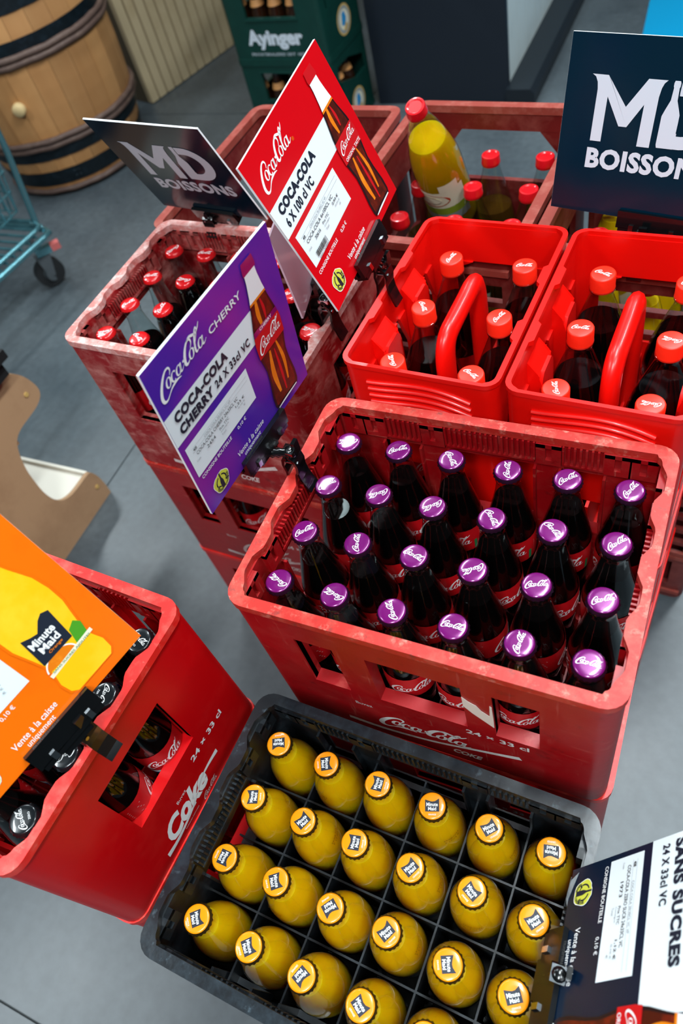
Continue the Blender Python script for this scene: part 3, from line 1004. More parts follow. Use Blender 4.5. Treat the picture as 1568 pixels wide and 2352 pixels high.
ZA = [-25, -90, -141, 138]
p = cola_bottle('zero_cola_bottle', 'cap_black', 'cap_black', CAP_ZERO, 'zero', 0.2)
for j in range(4):
    for i in range(6):
        x, y = local(ZE, ZE_R, (i - 2.5) * PX, (1.5 - j) * PY)
        a = R(ZA[j]) if i == 5 else random.uniform(0, 6.28)
        place(p, x, y, 0.5615, a, 'black-capped cola bottle, crate under the orange sign, %s row, %s from left' % (ROWS4[j], ORD[i]), 'bottle', 'black-capped cola bottles', face=R((-10, -30, 70, 10)[j]) if i == 5 else None)
hide_proto(p)

p = mm_bottle()
for j in range(4):
    for i in range(6):
        x, y = local(MMC, MM_R, (i - 2.5) * PX + random.uniform(-.0015, .0015), (1.5 - j) * PY + random.uniform(-.0015, .0015))
        place(p, x, y, 0.4515, R(MM_ANG[j][i]), 'orange-capped juice bottle, %s row of the black crate, %s from the left' % (ROWS4[j], ORD[i]), 'bottle', 'orange juice bottles')
hide_proto(p)


# ------------------------------------------------------------------ litre crates
LW, LD, LH = 0.199, 0.296, 0.29
LP = 0.103


def litre_meshes():
    out = {}
    holes = {'back': [(-.064, .064, .12, .226)], 'front': [(-.05, .05, .05, .12)]}
    hl = [(-.122, -.076, .09, .228), (-.024, .024, .09, .228), (.076, .122, .09, .228)]
    holes['left'] = hl; holes['right'] = hl
    mb = MB(); shell(mb, LW - .004, LD - .004, .016, [0, LH - .006], .0035, holes)
    # rounded upper corners of the back opening
    for s in (-1, 1):
        mb.prism([(s * .064, .226), (s * .036, .226), (s * .051, .219), (s * .060, .206), (s * .064, .190)], LD / 2 - .008, LD / 2 - .002, lambda u, v, w: (u, w, v))
    # rims of the side windows taper towards the top like teardrops
    for sx in (-1, 1):
        for c in (-.099, 0, .099):
            for s in (-1, 1):
                mb.prism([(c + s * .0238, .228), (c + s * .004, .228), (c + s * .0238, .172)], sx * (LW / 2 - .008), sx * (LW / 2 - .0022), lambda u, v, w: (w, u, v))
    out['walls'] = mb.mesh('litre_walls', 'red_litre', True, 35)

    def thick(sd, c):
        if sd in ('left', 'right'):
            return 0.0115 if abs(abs(c) - .05) < .016 else 0.0065
        return 0.0048 if sd != 'corner' else 0.0065
    mb = MB(); shell(mb, LW, LD, .018, [LH - .0065, LH - .0015, LH], .009, None, thick)
    out['rim'] = mb.mesh('litre_rim', 'red_litre', True, 30)
    mb = MB(); mb.box(-LW / 2 + .006, LW / 2 - .006, -LD / 2 + .006, LD / 2 - .006, .002, .008)
    mb.box(-.002, .002, -LD / 2 + .006, LD / 2 - .006, .008, .10)
    for y in (-.05, .05): mb.box(-LW / 2 + .006, LW / 2 - .006, y - .002, y + .002, .008, .10)
    out['floor_plate'] = mb.mesh('litre_base', 'red_litre')
    for k, (sx, y) in enumerate([(a, b) for a in (-1, 1) for b in (-.05, .05)]):
        mb = MB(); xw = sx * (LW / 2 - .004)
        F = lambda u, v, w, sx=sx, xw=xw, y=y: (xw - sx * w, y + u, v)
        # hollow pillar standing off the wall, its rounded head pierced by an oval
        for a, b, z0, z1 in ((-.023, -.0075, .02, .222), (.0075, .023, .02, .222), (-.0075, .0075, .02, .190), (-.0075, .0075, .214, .222)):
            mb.prism([(a, z0), (b, z0), (b, z1), (a, z1)], .016, .0195, F)
        mb.prism([(-.0075, .190), (-.002, .190), (-.0075, .197)], .016, .0195, F); mb.prism([(.0075, .190), (.0075, .197), (.002, .190)], .016, .0195, F)
        mb.prism([(-.0075, .214), (-.0075, .207), (-.002, .214)], .016, .0195, F); mb.prism([(.0075, .214), (.002, .214), (.0075, .207)], .016, .0195, F)
        mb.prism([(-.023, .222), (.023, .222), (.021, .234), (.014, .242), (-.014, .242), (-.021, .234)], .014, .0195, F)
        for d in (-1, 1):
            mb.prism([(0, .02), (.0195, .02), (.0195, .224), (.014, .244), (0, .262)], y + d * .023, y + d * .020, lambda u, v, w, sx=sx, xw=xw: (xw - sx * u, w, v))
        mb.add([F(-.023, .262, 0), F(.023, .262, 0), F(.023, .240, .0165), F(-.023, .240, .0165)], [(0, 1, 2, 3)])
        out['pillar%d' % k] = mb.mesh('litre_pillar', 'red_litre', True, 40)
    mb = MB()
    path = catmull([(0, -.060, .03), (0, -.061, .14), (0, -.061, .205), (0, -.058, .240), (0, -.046, .258), (0, -.02, .262), (0, .02, .263), (0, .046, .262), (0, .058, .246), (0, .061, .205), (0, .061, .14), (0, .060, .03)], 4)
    n = len(path)
    mb.tube(path, [.019 - .006 * math.sin(PI * i / (n - 1)) ** 8 for i in range(n)], 12, r2=[.0115] * n)
    out['carry_handle'] = mb.mesh('litre_handle', 'red_litre', True, 60)
    mb = MB()
    for k in range(4):
        z0 = LH - .028 - k * .011
        pts = [(-.066 + .132 * i / 16, -LD / 2 + .0015, z0 + .010 * math.sin(PI * (i / 16) ** 1.4) - .006 * i / 16) for i in range(17)]
        mb.tube(pts, .003, 6)
    out['wave_ridges'] = mb.mesh('litre_waves', 'red_litre', True, 60)
    return out


LM = litre_meshes()
LIT = [((0.0718, 0.2205), R(-3.0), 'one-litre'), ((0.2758, 0.2105), R(-3.0), 'one-litre')]
LA = [[[67, -1], [-65, 59], [114, -40]], [[-29, 7], [-6, 159], [103, 169]]]
p = litre_bottle()
for k, (c, rz, _) in enumerate(LIT):
    who = ('beside the worn crate', 'before the large navy board')[k]
    for lev in range(3):
        t = thing('litre_crate', (*c, (2 - lev) * LH), rz,
                  ('vivid red six-bottle crate %s, top of its stack' % who, 'vivid red six-bottle crate %s, middle of its stack' % who, 'vivid red six-bottle crate %s, bottom of its stack' % who)[lev], 'crate', 'vivid red six-bottle crates')
        for nm, me in LM.items():
            obj(nm.rstrip('0123'), me, t)
    for j in range(3):
        for i in range(2):
            x, y = local(c, rz, (i - .5) * LP, (1 - j) * LP)
            place(p, x, y, 2 * LH + .0085 - .020, R(LA[k][j][i]), 'litre cola bottle, %s row %s in the vivid crate %s' % (('back', 'middle', 'front')[j], ('left', 'right')[i], who), 'bottle', 'litre cola bottles')
hide_proto(p)


# ------------------------------------------------------------------ brown-red juice crates
BW, BD = 0.314, 0.396


def brown_meshes(H):
    holes = {'back': [(-.105, .105, H - .135, H - .042)],
             'left': [(-.12, .12, H - .19, H - .075)], 'right': [(-.12, .12, H - .19, H - .075)],
             'front': [(x0, x0 + .062, z0, z0 + .03) for x0 in (-.134, -.066, .004, .072) for z0 in (H - .09, H - .13, H - .17, H - .21, H - .25)] + [(-.12, .12, .05, .13)]}
    mb = MB(); shell(mb, BW - .008, BD - .008, .02, [0, H - .012], .010, holes)
    for s in (-1, 1):      # cut corners of the hand opening
        mb.prism([(s * .105, H - .042), (s * .07, H - .042), (s * .105, H - .085)], BD / 2 - .0135, BD / 2 - .0045, lambda u, v, w: (u, w, v))
    mb.box(-BW / 2 + .01, BW / 2 - .01, -BD / 2 + .01, BD / 2 - .01, .004, .010)
    walls = mb.mesh('brown_walls', 'brown_red', True, 35)
    mb = MB(); shell(mb, BW, BD, .024, [H - .0125, H - .003, H], .016)
    rim = mb.mesh('brown_rim', 'brown_rim', True, 35)
    mb = MB()
    for i in range(2):
        x = (i - .5) * .0953; mb.box(x - .0015, x + .0015, -BD / 2 + .012, BD / 2 - .012, .01, .16)
    for j in range(3):
        y = (j - 1) * .0953; mb.box(-BW / 2 + .012, BW / 2 - .012, y - .0015, y + .0015, .01, .1605)
    div = mb.mesh('brown_dividers', 'brown_red')
    out = [('walls', walls), ('rim', rim), ('dividers', div)]
    for z in (.02, .16, H - .265, H - .04):
        mb = MB(); mb.box(-BW / 2 + .012, BW / 2 - .012, -BD / 2 - .001, -BD / 2 + .005, z, z + .01)
        out.append(('front_band', mb.mesh('brown_band', 'brown_rim')))
    return out


BM41 = brown_meshes(0.41)
C1 = (-0.366, 0.568); C2 = (-0.040, 0.572); C3 = (0.283, 0.574)
for c, rz, H, M, who in ((C1, R(-2), .41, BM41, 'empty brown-red crate behind the worn red crate'), (C2, R(-3.5), .41, BM41, 'brown-red crate of clear juice bottles with red screw caps'),
                         (C3, R(-3.5), .41, BM41, 'brown-red crate of yellow juice behind the navy board')):
    for lev in range(2):
        t = thing('juice_crate', (*c, (1 - lev) * H), rz, who + (', top of its stack' if lev == 0 else ', the lower crate on the floor'), 'crate', 'brown-red juice crates')
        for nm, me in M: obj(nm, me, t)

p = apple_bottle('juice_bottle', 1.05, 'dark_apple', 0.72)
for j in range(4):
    for i in range(3):
        if j == 3 and i == 0: continue
        x, y = local(C2, R(-2), (i - 1) * .0953, (1.5 - j) * .0953)
        place(p, x, y, 0.4215, random.uniform(0, 6.28), 'dark juice bottle with red screw cap, brown crate, %s row, %s from left' % (ROWS4[j], ORD[i]), 'bottle', 'red-capped juice bottles')
hide_proto(p)
# the golden bottle put on top, leaning towards the aisle between the necks
p = apple_bottle('golden_juice_bottle', 0.885, 'apple_juice', 0.75)
b0 = Vector((-0.100, 0.690, 0.662)); b1 = Vector((-0.101, 0.569, 0.920))
q = (b1 - b0).to_track_quat('Z', 'Y') @ Matrix.Rotation(R(-105), 3, 'Z').to_quaternion()
o = place(p, b0.x, b0.y, b0.z, 0, 'golden apple juice bottle with red cap leaning up out of the brown crate', 'bottle', None)
o.rotation_euler = q.to_euler()
hide_proto(p)
p = apple_bottle('yellow_juice_bottle', 1.0, 'yellow_juice', 0.9)
for j in (1, 2, 3):
    for i in range(3):
        x, y = local(C3, R(-3.5), (i - 1) * .0953, (1.5 - j) * .0945)
        place(p, x, y, 0.4215, R(-90 + 20 * i), 'yellow juice bottle in the crate behind the navy board, %s row, %s from left' % (ROWS4[j], ORD[i]), 'bottle', 'yellow juice bottles')
hide_proto(p)

# ------------------------------------------------------------------ signs
SW, SH = 0.205, 0.200


def sign(name, O, X, Y, label, face, edge='board_white'):
    X = Vector(X).normalized(); Y = Vector(Y); Y = (Y - X * X.dot(Y)).normalized(); N = X.cross(Y)
    O = Vector(O) + Vector((0, 0, 0.82))
    t = thing(name, (0, 0, 0), 0, label, 'sign', 'price boards on clips')
    c = O + X * SW / 2
    t.matrix_world = Matrix(((X.x, Y.x, N.x, c.x), (X.y, Y.y, N.y, c.y), (X.z, Y.z, N.z, c.z), (0, 0, 0, 1)))
    mb = MB(); mb.box(-SW / 2, SW / 2, 0, SH, -.0026, 0); mb.build('board', edge, t)
    mb = MB(); mb.flat(rect(.0006, .9994, .0006, .9994), UV(.0002)); mb.build('print_sheet', face, t)
    return t, c, X, Y, N


def UV(z):
    return lambda u, v: ((u - .5) * SW, v * SH, z)


def part(t, name, shapes, z=.0006):
    mb, mats = solid_from(shapes, lambda u, v, dz: ((u - .5) * SW, v * SH, z + dz))
    return mb.build(name, mats, t)


def bottle_outline(x0, x1, y0, y1, prof):
    """silhouette polygon from (half width, height) profile fractions"""
    cx = (x0 + x1) / 2; hw = (x1 - x0) / 2
    L = [(cx - w * hw, y0 + (y1 - y0) * h) for w, h in prof]; Rr = [(cx + w * hw, y0 + (y1 - y0) * h) for w, h in reversed(prof)]
    vs = L + Rr; n = len(L)
    return vs, [(i, i + 1, 2 * n - 2 - i, 2 * n - 1 - i) for i in range(n - 1)]


COLA_SIL = [(.92, 0), (1, .03), (1, .1), (.86, .22), (.82, .3), (.9, .36), (1.0, .42), (1.0, .52), (.9, .6), (.68, .70), (.5, .8), (.4, .88), (.38, .93)]


def clipprof(prof, h0, h1):
    def w(h):
        for (a, x), (b, y) in zip(prof, prof[1:]):
            if x <= h <= y: return a + (b - a) * (h - x) / (y - x)
        return prof[-1][0]
    return [(w(h0), h0)] + [p for p in prof if h0 < p[1] < h1] + [(w(h1), h1)]


def bottle_picture(t, cap, cherry, x0=.675, x1=.905, y0=.055, y1=.955):
    S = lambda a, b, kx=1.0, dx=0.0: bottle_outline((x0 + x1) / 2 - (x1 - x0) / 2 * kx + dx, (x0 + x1) / 2 + (x1 - x0) / 2 * kx + dx, y0, y1, clipprof(COLA_SIL, a, b))
    def strip(dx, w, a, b):
        cx = (x0 + x1) / 2
        return stroke([(cx + dx * .8, y0 + (y1 - y0) * a, w * .5), (cx + dx, y0 + (y1 - y0) * (a + b) / 2, w), (cx + dx * .6, y0 + (y1 - y0) * b, w * .4)], 4)
    sh = [(S(0, .93), 'cola_print_dark'), (S(.02, .74, .86), 'cola_brown'),
          (strip(-.05, .035, .08, .4), 'amber'), (strip(.055, .025, .1, .42), 'amber'), (strip(.01, .02, .05, .38), 'label_red'),
          (S(.60, .76, .8), 'cola_brown'), (strip(-.03, .03, .58, .77), 'amber'), (strip(.02, .02, .6, .74), 'label_red'),
          (S(.745, .765), 'amber'), (S(.76, .93), 'board_white'),
          (bottle_outline((x0 + x1) / 2 - .05, (x0 + x1) / 2 + .05, y0 + (y1 - y0) * .925, y1, [(1, 0), (1.05, .3), (.9, 1)]), cap),
          (stroke([(x0 + .02, y0 - .002, .006), (x0 + .09, y0 + .002, .012), (x1 - .02, y0 + .004, .008)], 4), 'board_white')]
    la, lb = (.445, .575)
    sh.append((S(.415, .565, 1.02), 'label_red'))
    if cherry: sh.append((S(.565, .60, 1.0), 'cap_purple')); sh.append((fit(T('CHERRY', .01), x0 + .06, x1 - .06, y0 + (y1 - y0) * .573, y0 + (y1 - y0) * .592), 'ink_white'))
    part(t, 'bottle_picture', sh, .0010)
    sh = [(fit(LOGO, x0 + .012, x1 - .012, y0 + (y1 - y0) * (.43 if cherry else .47), y0 + (y1 - y0) * .555), 'ink_white')]
    if not cherry: sh.append((fit(T('ORIGINAL TASTE', .01), x0 + .02, x1 - .01, y0 + (y1 - y0) * .422, y0 + (y1 - y0) * .445), 'ink_white'))
    part(t, 'bottle_logo', sh, .0018)


def badge(t, cx=.14, cy=.108, r=.062, ink='ink_navy'):
    n = 26; pts = []
    for i in range(n):
        a = 2 * PI * i / n
        k = 1.0 + .05 * math.sin(5 * a) - (.12 if 1.4 < a < 2.1 else 0)
        pts.append((cx + r * k * .98 * math.cos(a), cy + r * k * math.sin(a)))
    sh = [(poly([(cx + (x - cx) * 1.06, cy + (y - cy) * 1.06) for x, y in pts]), 'ink_white'), (poly(pts), 'lime')]
    def arc(a0, a1, rr, w): return stroke([(cx + rr * math.cos(R(a0 + (a1 - a0) * i / 6)), cy + rr * math.sin(R(a0 + (a1 - a0) * i / 6)), w) for i in range(7)], 2)
    sh += [(arc(110, 200, r * .62, r * .13), ink), (arc(70, -20, r * .62, r * .13), ink), (arc(205, 255, r * .5, r * .1), ink)]
    def tri(a, rr, s, d):
        x, y = cx + rr * math.cos(R(a)), cy + rr * math.sin(R(a)); dx, dy = -math.sin(R(a)) * d, math.cos(R(a)) * d
        ox, oy = math.cos(R(a)), math.sin(R(a))
        return poly([(x + dx * s, y + dy * s), (x + ox * s * .8, y + oy * s * .8), (x - ox * s * .8, y - oy * s * .8)])
    sh += [(tri(202, r * .62, r * .22, 1), ink), (tri(-22, r * .62, r * .22, -1), ink)]
    sh.append((bottle_outline(cx - r * .2, cx + r * .2, cy - r * .78, cy + r * .95, [(1, 0), (1, .42), (.8, .52), (.38, .66), (.33, 1)]), ink))
    def around(word, a0, a1, rr, hh):
        out = []
        for i, ch in enumerate(word):
            a = a0 + (a1 - a0) * (i + .5) / len(word); s = fit(T(ch, .02), -hh * .36, hh * .36, -hh / 2, hh / 2)
            x, y = cx + rr * math.cos(R(a)), cy + rr * math.sin(R(a))
            s = rot(s, R(a + 90))
            out.append(([(u + x, v + y) for u, v in s[0]], s[1]))
        return join(*out)
    sh.append((around('VERRE', 205, 258, r * .82, r * .22), ink)); sh.append((around('CONSIGNE', 282, 378, r * .82, r * .22), ink))
    part(t, 'deposit_badge', sh, .0008)


def price_card(t, lines, code, name, price, dep, x0=.03, x1=.562, y0=.275, y1=.485, bars=False):
    part(t, 'price_card', [(rect(x0, x1, y0, y1), 'card_white')], .0005)
    sh = [(stroke([(x0 + .03, y1 - .035, .0012), (x1 - .02, y1 - .035, .0012)], 1), 'ink_grey'), (stroke([(x0 + .03, y1 - .06, .0012), (x1 - .02, y1 - .06, .0012)], 1), 'ink_grey'),
          (fit(T('408', .01), x0 + .04, x0 + .065, y1 - .057, y1 - .04), 'ink_black'),
          (fit(T(lines), x0 + .13, x0 + .36, y1 - .056, y1 - .042), 'ink_grey'), (fit(T(name), x0 + .05, x0 + .41, y1 - .093, y1 - .072), 'ink_black'),
          (fit(T('Code'), x0 + .03, x0 + .06, y1 - .125, y1 - .114), 'ink_grey'), (fit(T(code), x0 + .12, x0 + .19, y1 - .128, y1 - .108), 'ink_black'),
          (fit(T('Prix TTC'), x0 + .23, x0 + .31, y1 - .124, y1 - .108), 'ink_black'), (fit(T('Consigne'), x0 + .23, x0 + .30, y1 - .143, y1 - .130), 'ink_grey'),
          (fit(T('Total'), x0 + .23, x0 + .265, y1 - .163, y1 - .150), 'ink_grey'),
          (fit(T(price, .01), x0 + .375, x0 + .455, y1 - .122, y1 - .104), 'ink_black'), (fit(T(dep), x0 + .39, x0 + .45, y1 - .143, y1 - .130), 'ink_grey'), (fit(T('€'), x0 + .43, x0 + .445, y1 - .163, y1 - .150), 'ink_grey')]
    if bars:
        rr = random.Random(3); x = x0 + .06
        while x < x0 + .19:
            w = rr.choice((.002, .003, .005)); sh.append((rect(x, x + w, y0 + .022, y0 + .056), 'ink_black')); x += w + rr.choice((.002, .003))
        sh.append((fit(T('5000112638882'), x0 + .06, x0 + .19, y0 + .006, y0 + .018), 'ink_black'))
    part(t, 'card_lettering', sh, .0009)


def foot_text(t, dep):
    for sh in (fit(T('CONSIGNE BOUTEILLE', .012), .047, .31, .240, .262), fit(T(dep, .01), .37, .447, .236, .262),
               fit(T('Vente à la caisse', .008, .15), .305, .553, .092, .126), fit(T('uniquement', .008, .15), .35, .507, .046, .082)):
        part(t, 'foot_lettering', [(sh, 'ink_white')], .0006)


CLIPS = []
# purple cherry board
t, c, X, Y, N = sign('price_sign', (-0.0573, -0.1874, 0.0847), (0.089, 0.996, 0.01), (0.0619, -0.0155, 0.998), 'purple cherry cola price board clipped to the cherry crate', 'sign_purple')
part(t, 'logo', [(fit(LOGO, .04, .405, .775, .94), 'ink_white'), (fit(T('CHERRY', .012), .43, .69, .822, .862), 'ink_white')])
part(t, 'white_band', [(rect(.001, .72, .533, .714), 'card_white')], .0004)
part(t, 'title_lettering', [(fit(T('COCA-COLA', .055, 0, 1.1), .055, .48, .636, .694), 'ink_navy'), (fit(T('CHERRY', .055, 0, 1.1), .055, .322, .560, .618), 'ink_navy'), (fit(T('24 X 33cl VC', .035, 0, 1.14), .345, .645, .565, .612), 'ink_navy')], .0008)
price_card(t, 'COCA COLA 20/30CL VC VP', '2454', 'COCA-COLA CHERRY 24x33CL VC', '1,23 €', '0,10 €')
foot_text(t, '0,10 €'); badge(t); bottle_picture(t, 'cap_purple', True)
CLIPS.append(('black sign clip gripping the cherry crate rim under the purple board', t, c, X, Y, N, (-.0320, -.0700, .84), (0, 1, 0), (.30, .70)))
# red one-litre board
t, c, X, Y, N = sign('price_sign', (-0.0301, 0.1008, 0.108), (0.0106, 0.9919, 0.1269), (-0.2753, -0.1191, 0.954), 'red cola price board reading 6 X 100 cl, clipped to the litre crate', 'sign_red')
part(t, 'logo', [(fit(LOGO, .06, .43, .775, .935), 'ink_white'), (fit(T('®'), .43, .45, .81, .83), 'amber')])
part(t, 'white_band', [(rect(.001, .74, .541, .72), 'card_white')], .0004)
part(t, 'title_lettering', [(fit(T('COCA-COLA', .055, 0, 1.1), .06, .52, .642, .70), 'ink_navy'), (fit(T('6 X 100 cl VC', .035, 0, 1.12), .06, .40, .567, .622), 'ink_navy')], .0008)
price_card(t, 'COCA COLA 75/100CL VC VP', '30616', 'COCA-COLA 6x100CL VC', '2,93 €', '0,35 €', .05, .588, .292, .51, True)
foot_text(t, '0,20 €'); badge(t); bottle_picture(t, 'label_red', False, .695, .925, .055, .96)
CLIPS.append(('black sign clip gripping the litre crate rim under the red board', t, c, X, Y, N, (-.0265, .222, .87), (.052, .9986, 0), (.30, .68)))


# MD boards
def md_board(t):
    M = [(.147, .793), (.24, .792), (.365, .634), (.465, .789), (.57, .789), (.553, .772), (.543, .745), (.537, .70), (.537, .427), (.465, .427), (.465, .655), (.388, .526), (.342, .526), (.252, .68), (.252, .431), (.188, .431), (.188, .715), (.182, .752), (.168, .780)]
    Mq = join(poly([M[0], M[1], (.252, .68), M[15], M[16], M[17], M[18]][:1] + [M[1], (.252, .777), (.252, .431), (.188, .431), (.188, .715), (.182, .752), (.168, .780)]),
              poly([(.24, .792), (.365, .634), (.388, .526), (.342, .526), (.252, .68), (.252, .777)]),
              poly([(.365, .634), (.465, .789), (.465, .655), (.388, .526)]),
              poly([(.465, .789), (.57, .789), (.553, .772), (.543, .745), (.537, .70), (.537, .427), (.465, .427)]))
    bot = bottle_outline(.572, .672, .433, .79, [(.9, 0), (1, .05), (1, .48), (.75, .58), (.36, .72), (.3, .9), (.36, .92), (.36, .97), (.28, 1)])
    bowl = []
    n = 14
    for i in range(n + 1):
        a = PI / 2 - PI * i / n
        bowl += [(.70 + .172 * math.cos(a), .61 + .176 * math.sin(a)), (.695 + .095 * math.cos(a), .61 + .105 * math.sin(a))]
    bowl = (bowl, [(2 * i, 2 * i + 1, 2 * i + 3, 2 * i + 2) for i in range(n)])
    part(t, 'logo', [(Mq, 'logo_pale'), (bot, 'logo_pale'), (rect(.60, .705, .434, .505), 'logo_pale'), (bowl, 'logo_pale'), (rect(.645, .705, .715, .786), 'logo_pale'),
                     (stroke([(.645, .79, .005), (.645, .71, .005), (.668, .645, .005), (.671, .52, .005)], 4), 'sign_navy')])
    part(t, 'lettering', [(fit(T('BOISSONS', .045, 0, 1.08), .18, .90, .272, .393), 'logo_pale')], .0006)


t, c, X, Y, N = sign('shop_sign', (-0.4787, 0.3789, 0.0424), (0.9949, -0.1, -0.0132), (-0.0266, -0.3859, 0.9222), 'dark navy board with pale letters tipped forward behind the worn red crate', 'sign_navy')
md_board(t)
CLIPS.append(('black sign clip on the back rim of the worn red crate', t, c, X, Y, N, (-.388, .3640, .838), (.999, -.038, 0), (.32, .72), .45))
t, c, X, Y, N = sign('shop_sign', (0.142, 0.4053, 0.051), (0.9885, -0.1484, -0.0296), (0.0654, 0.2424, 0.968), 'navy board with large pale letters standing behind the litre crates', 'sign_navy')
md_board(t)
CLIPS.append(('black sign clip on the brown crate front under the large navy board', t, c, X, Y, N, (.262, .3790, .82), (.998, -.061, 0), (.44, .86)))

# orange juice board
t, c, X, Y, N = sign('price_sign', (-0.1236, -0.5229, 0.0612), (0.2718, 0.9611, 0.0497), (-0.3743, 0.058, 0.9255), 'orange juice price board with yellow bottle picture, over the black-capped cola crate', 'sign_orange')
part(t, 'white_band', [(rect(.001, .60, .533, .714), 'card_white')], .0004)
part(t, 'title_lettering', [(fit(T('MINUTE MAID', .055), .055, .52, .640, .694), 'ink_navy'), (fit(T('ORANGE 24 X 25cl VC', .02), .055, .56, .565, .612), 'ink_navy')], .0008)
price_card(t, 'MINUTE MAID 25CL VC', '1862', 'MINUTE MAID ORANGE 24x25CL VC', '1,32 €', '0,10 €')
foot_text(t, '0,10 €'); badge(t)
sil = [(.70, 0), (.86, .03), (.90, .10), (.78, .17), (.76, .24), (.86, .32), (.99, .42), (1.0, .52), (.92, .62), (.66, .74), (.46, .85), (.44, 1.0)]
part(t, 'bottle_picture', [(bottle_outline(.605, .905, .055, .93, [(a * 1.04, b) for a, b in sil]), 'sign_orange'), (bottle_outline(.61, .90, .06, .92, sil), 'print_yellow'),
                           (disc(.71, .215, .085, .07, 20, 0, PI), 'ink_white'), (disc(.71, .215, .078, .064, 20, 0, PI), 'amber'),
                           (poly([(.80, .225), (.82, .30), (.86, .32), (.88, .29), (.865, .225)]), 'leaf_green'),
                           (stroke([(.625, .205, .02), (.75, .215, .02), (.885, .225, .02)], 3), 'label_cream')], .0008)
part(t, 'bottle_emblem', [(poly([(.645, .27), (.81, .27), (.83, .44), (.80, .455), (.77, .44), (.73, .40)]), 'ink_navy'), (poly([(.645, .27), (.73, .40), (.70, .41), (.66, .43)]), 'ink_navy')], .0012)
part(t, 'bottle_lettering', [(fit(T('Minute', .03), .665, .795, .355, .395), 'ink_white'), (fit(T('Maid', .03), .68, .785, .312, .350), 'ink_white'), (fit(T('Orange', .01, .2), .70, .775, .287, .305), 'amber'),
                             (fit(T('SANS SUCRES AJOUTES'), .645, .865, .208, .222), 'label_green')], .0016)
CLIPS.append(('black sign clip gripping the red rim under the orange juice board', t, c, X, Y, N, (-.0935, -.4190, .84), (.0575, .998, 0), (.30, .68)))

# dark blue sugar-free board
t, c, X, Y, N = sign('price_sign', (0.3458, -0.3425, -0.1694), (0.0455, -0.9493, 0.3112), (0.5646, 0.2814, 0.7759), 'dark blue sugar-free cola price board lying over the juice crate corner', 'sign_blue')
part(t, 'logo', [(fit(LOGO, .04, .405, .775, .94), 'ink_white')])
part(t, 'white_band', [(rect(.001, .72, .533, .83), 'card_white')], .0004)
part(t, 'title_lettering', [(fit(T('COCA-COLA', .055, 0, 1.1), .03, .48, .755, .81), 'ink_navy'), (fit(T('SANS SUCRES', .055, 0, 1.1), .03, .56, .67, .73), 'ink_navy'), (fit(T('24 X 33cl VC', .035, 0, 1.14), .04, .31, .598, .64), 'ink_navy')], .0008)
price_card(t, 'COCA COLA 20/30CL VC VP', '1973', 'COCA-COLA ZERO SUCR 24x33CL VC', '1,12 €', '0,10 €')
foot_text(t, '0,10 €'); badge(t); bottle_picture(t, 'label_red', False)
CLIPS.append(('black sign clip on the black juice crate rim under the blue board', t, c, X, Y, N, (.3535, -.4380, .66), (-.029, .9996, 0), (.30, .72)))

# glossy sheet behind the red board, its pinkish glare put into the colour
t, c, X, Y, N = sign('price_sign', (-0.1035, 0.132, 0.062), (-0.18, 0.98, 0.06), (-0.06, 0.03, 0.998), 'pale glossy board half hidden behind the red price board', 'pale_sheet', 'pale_sheet')
t.scale = (1, .62, 1)
CLIPS.append(('black sign clip on the right rim of the worn red crate', t, c, X, Y, N, (-.0950, .179, .84), (.04, .999, 0), (.25, .62)))


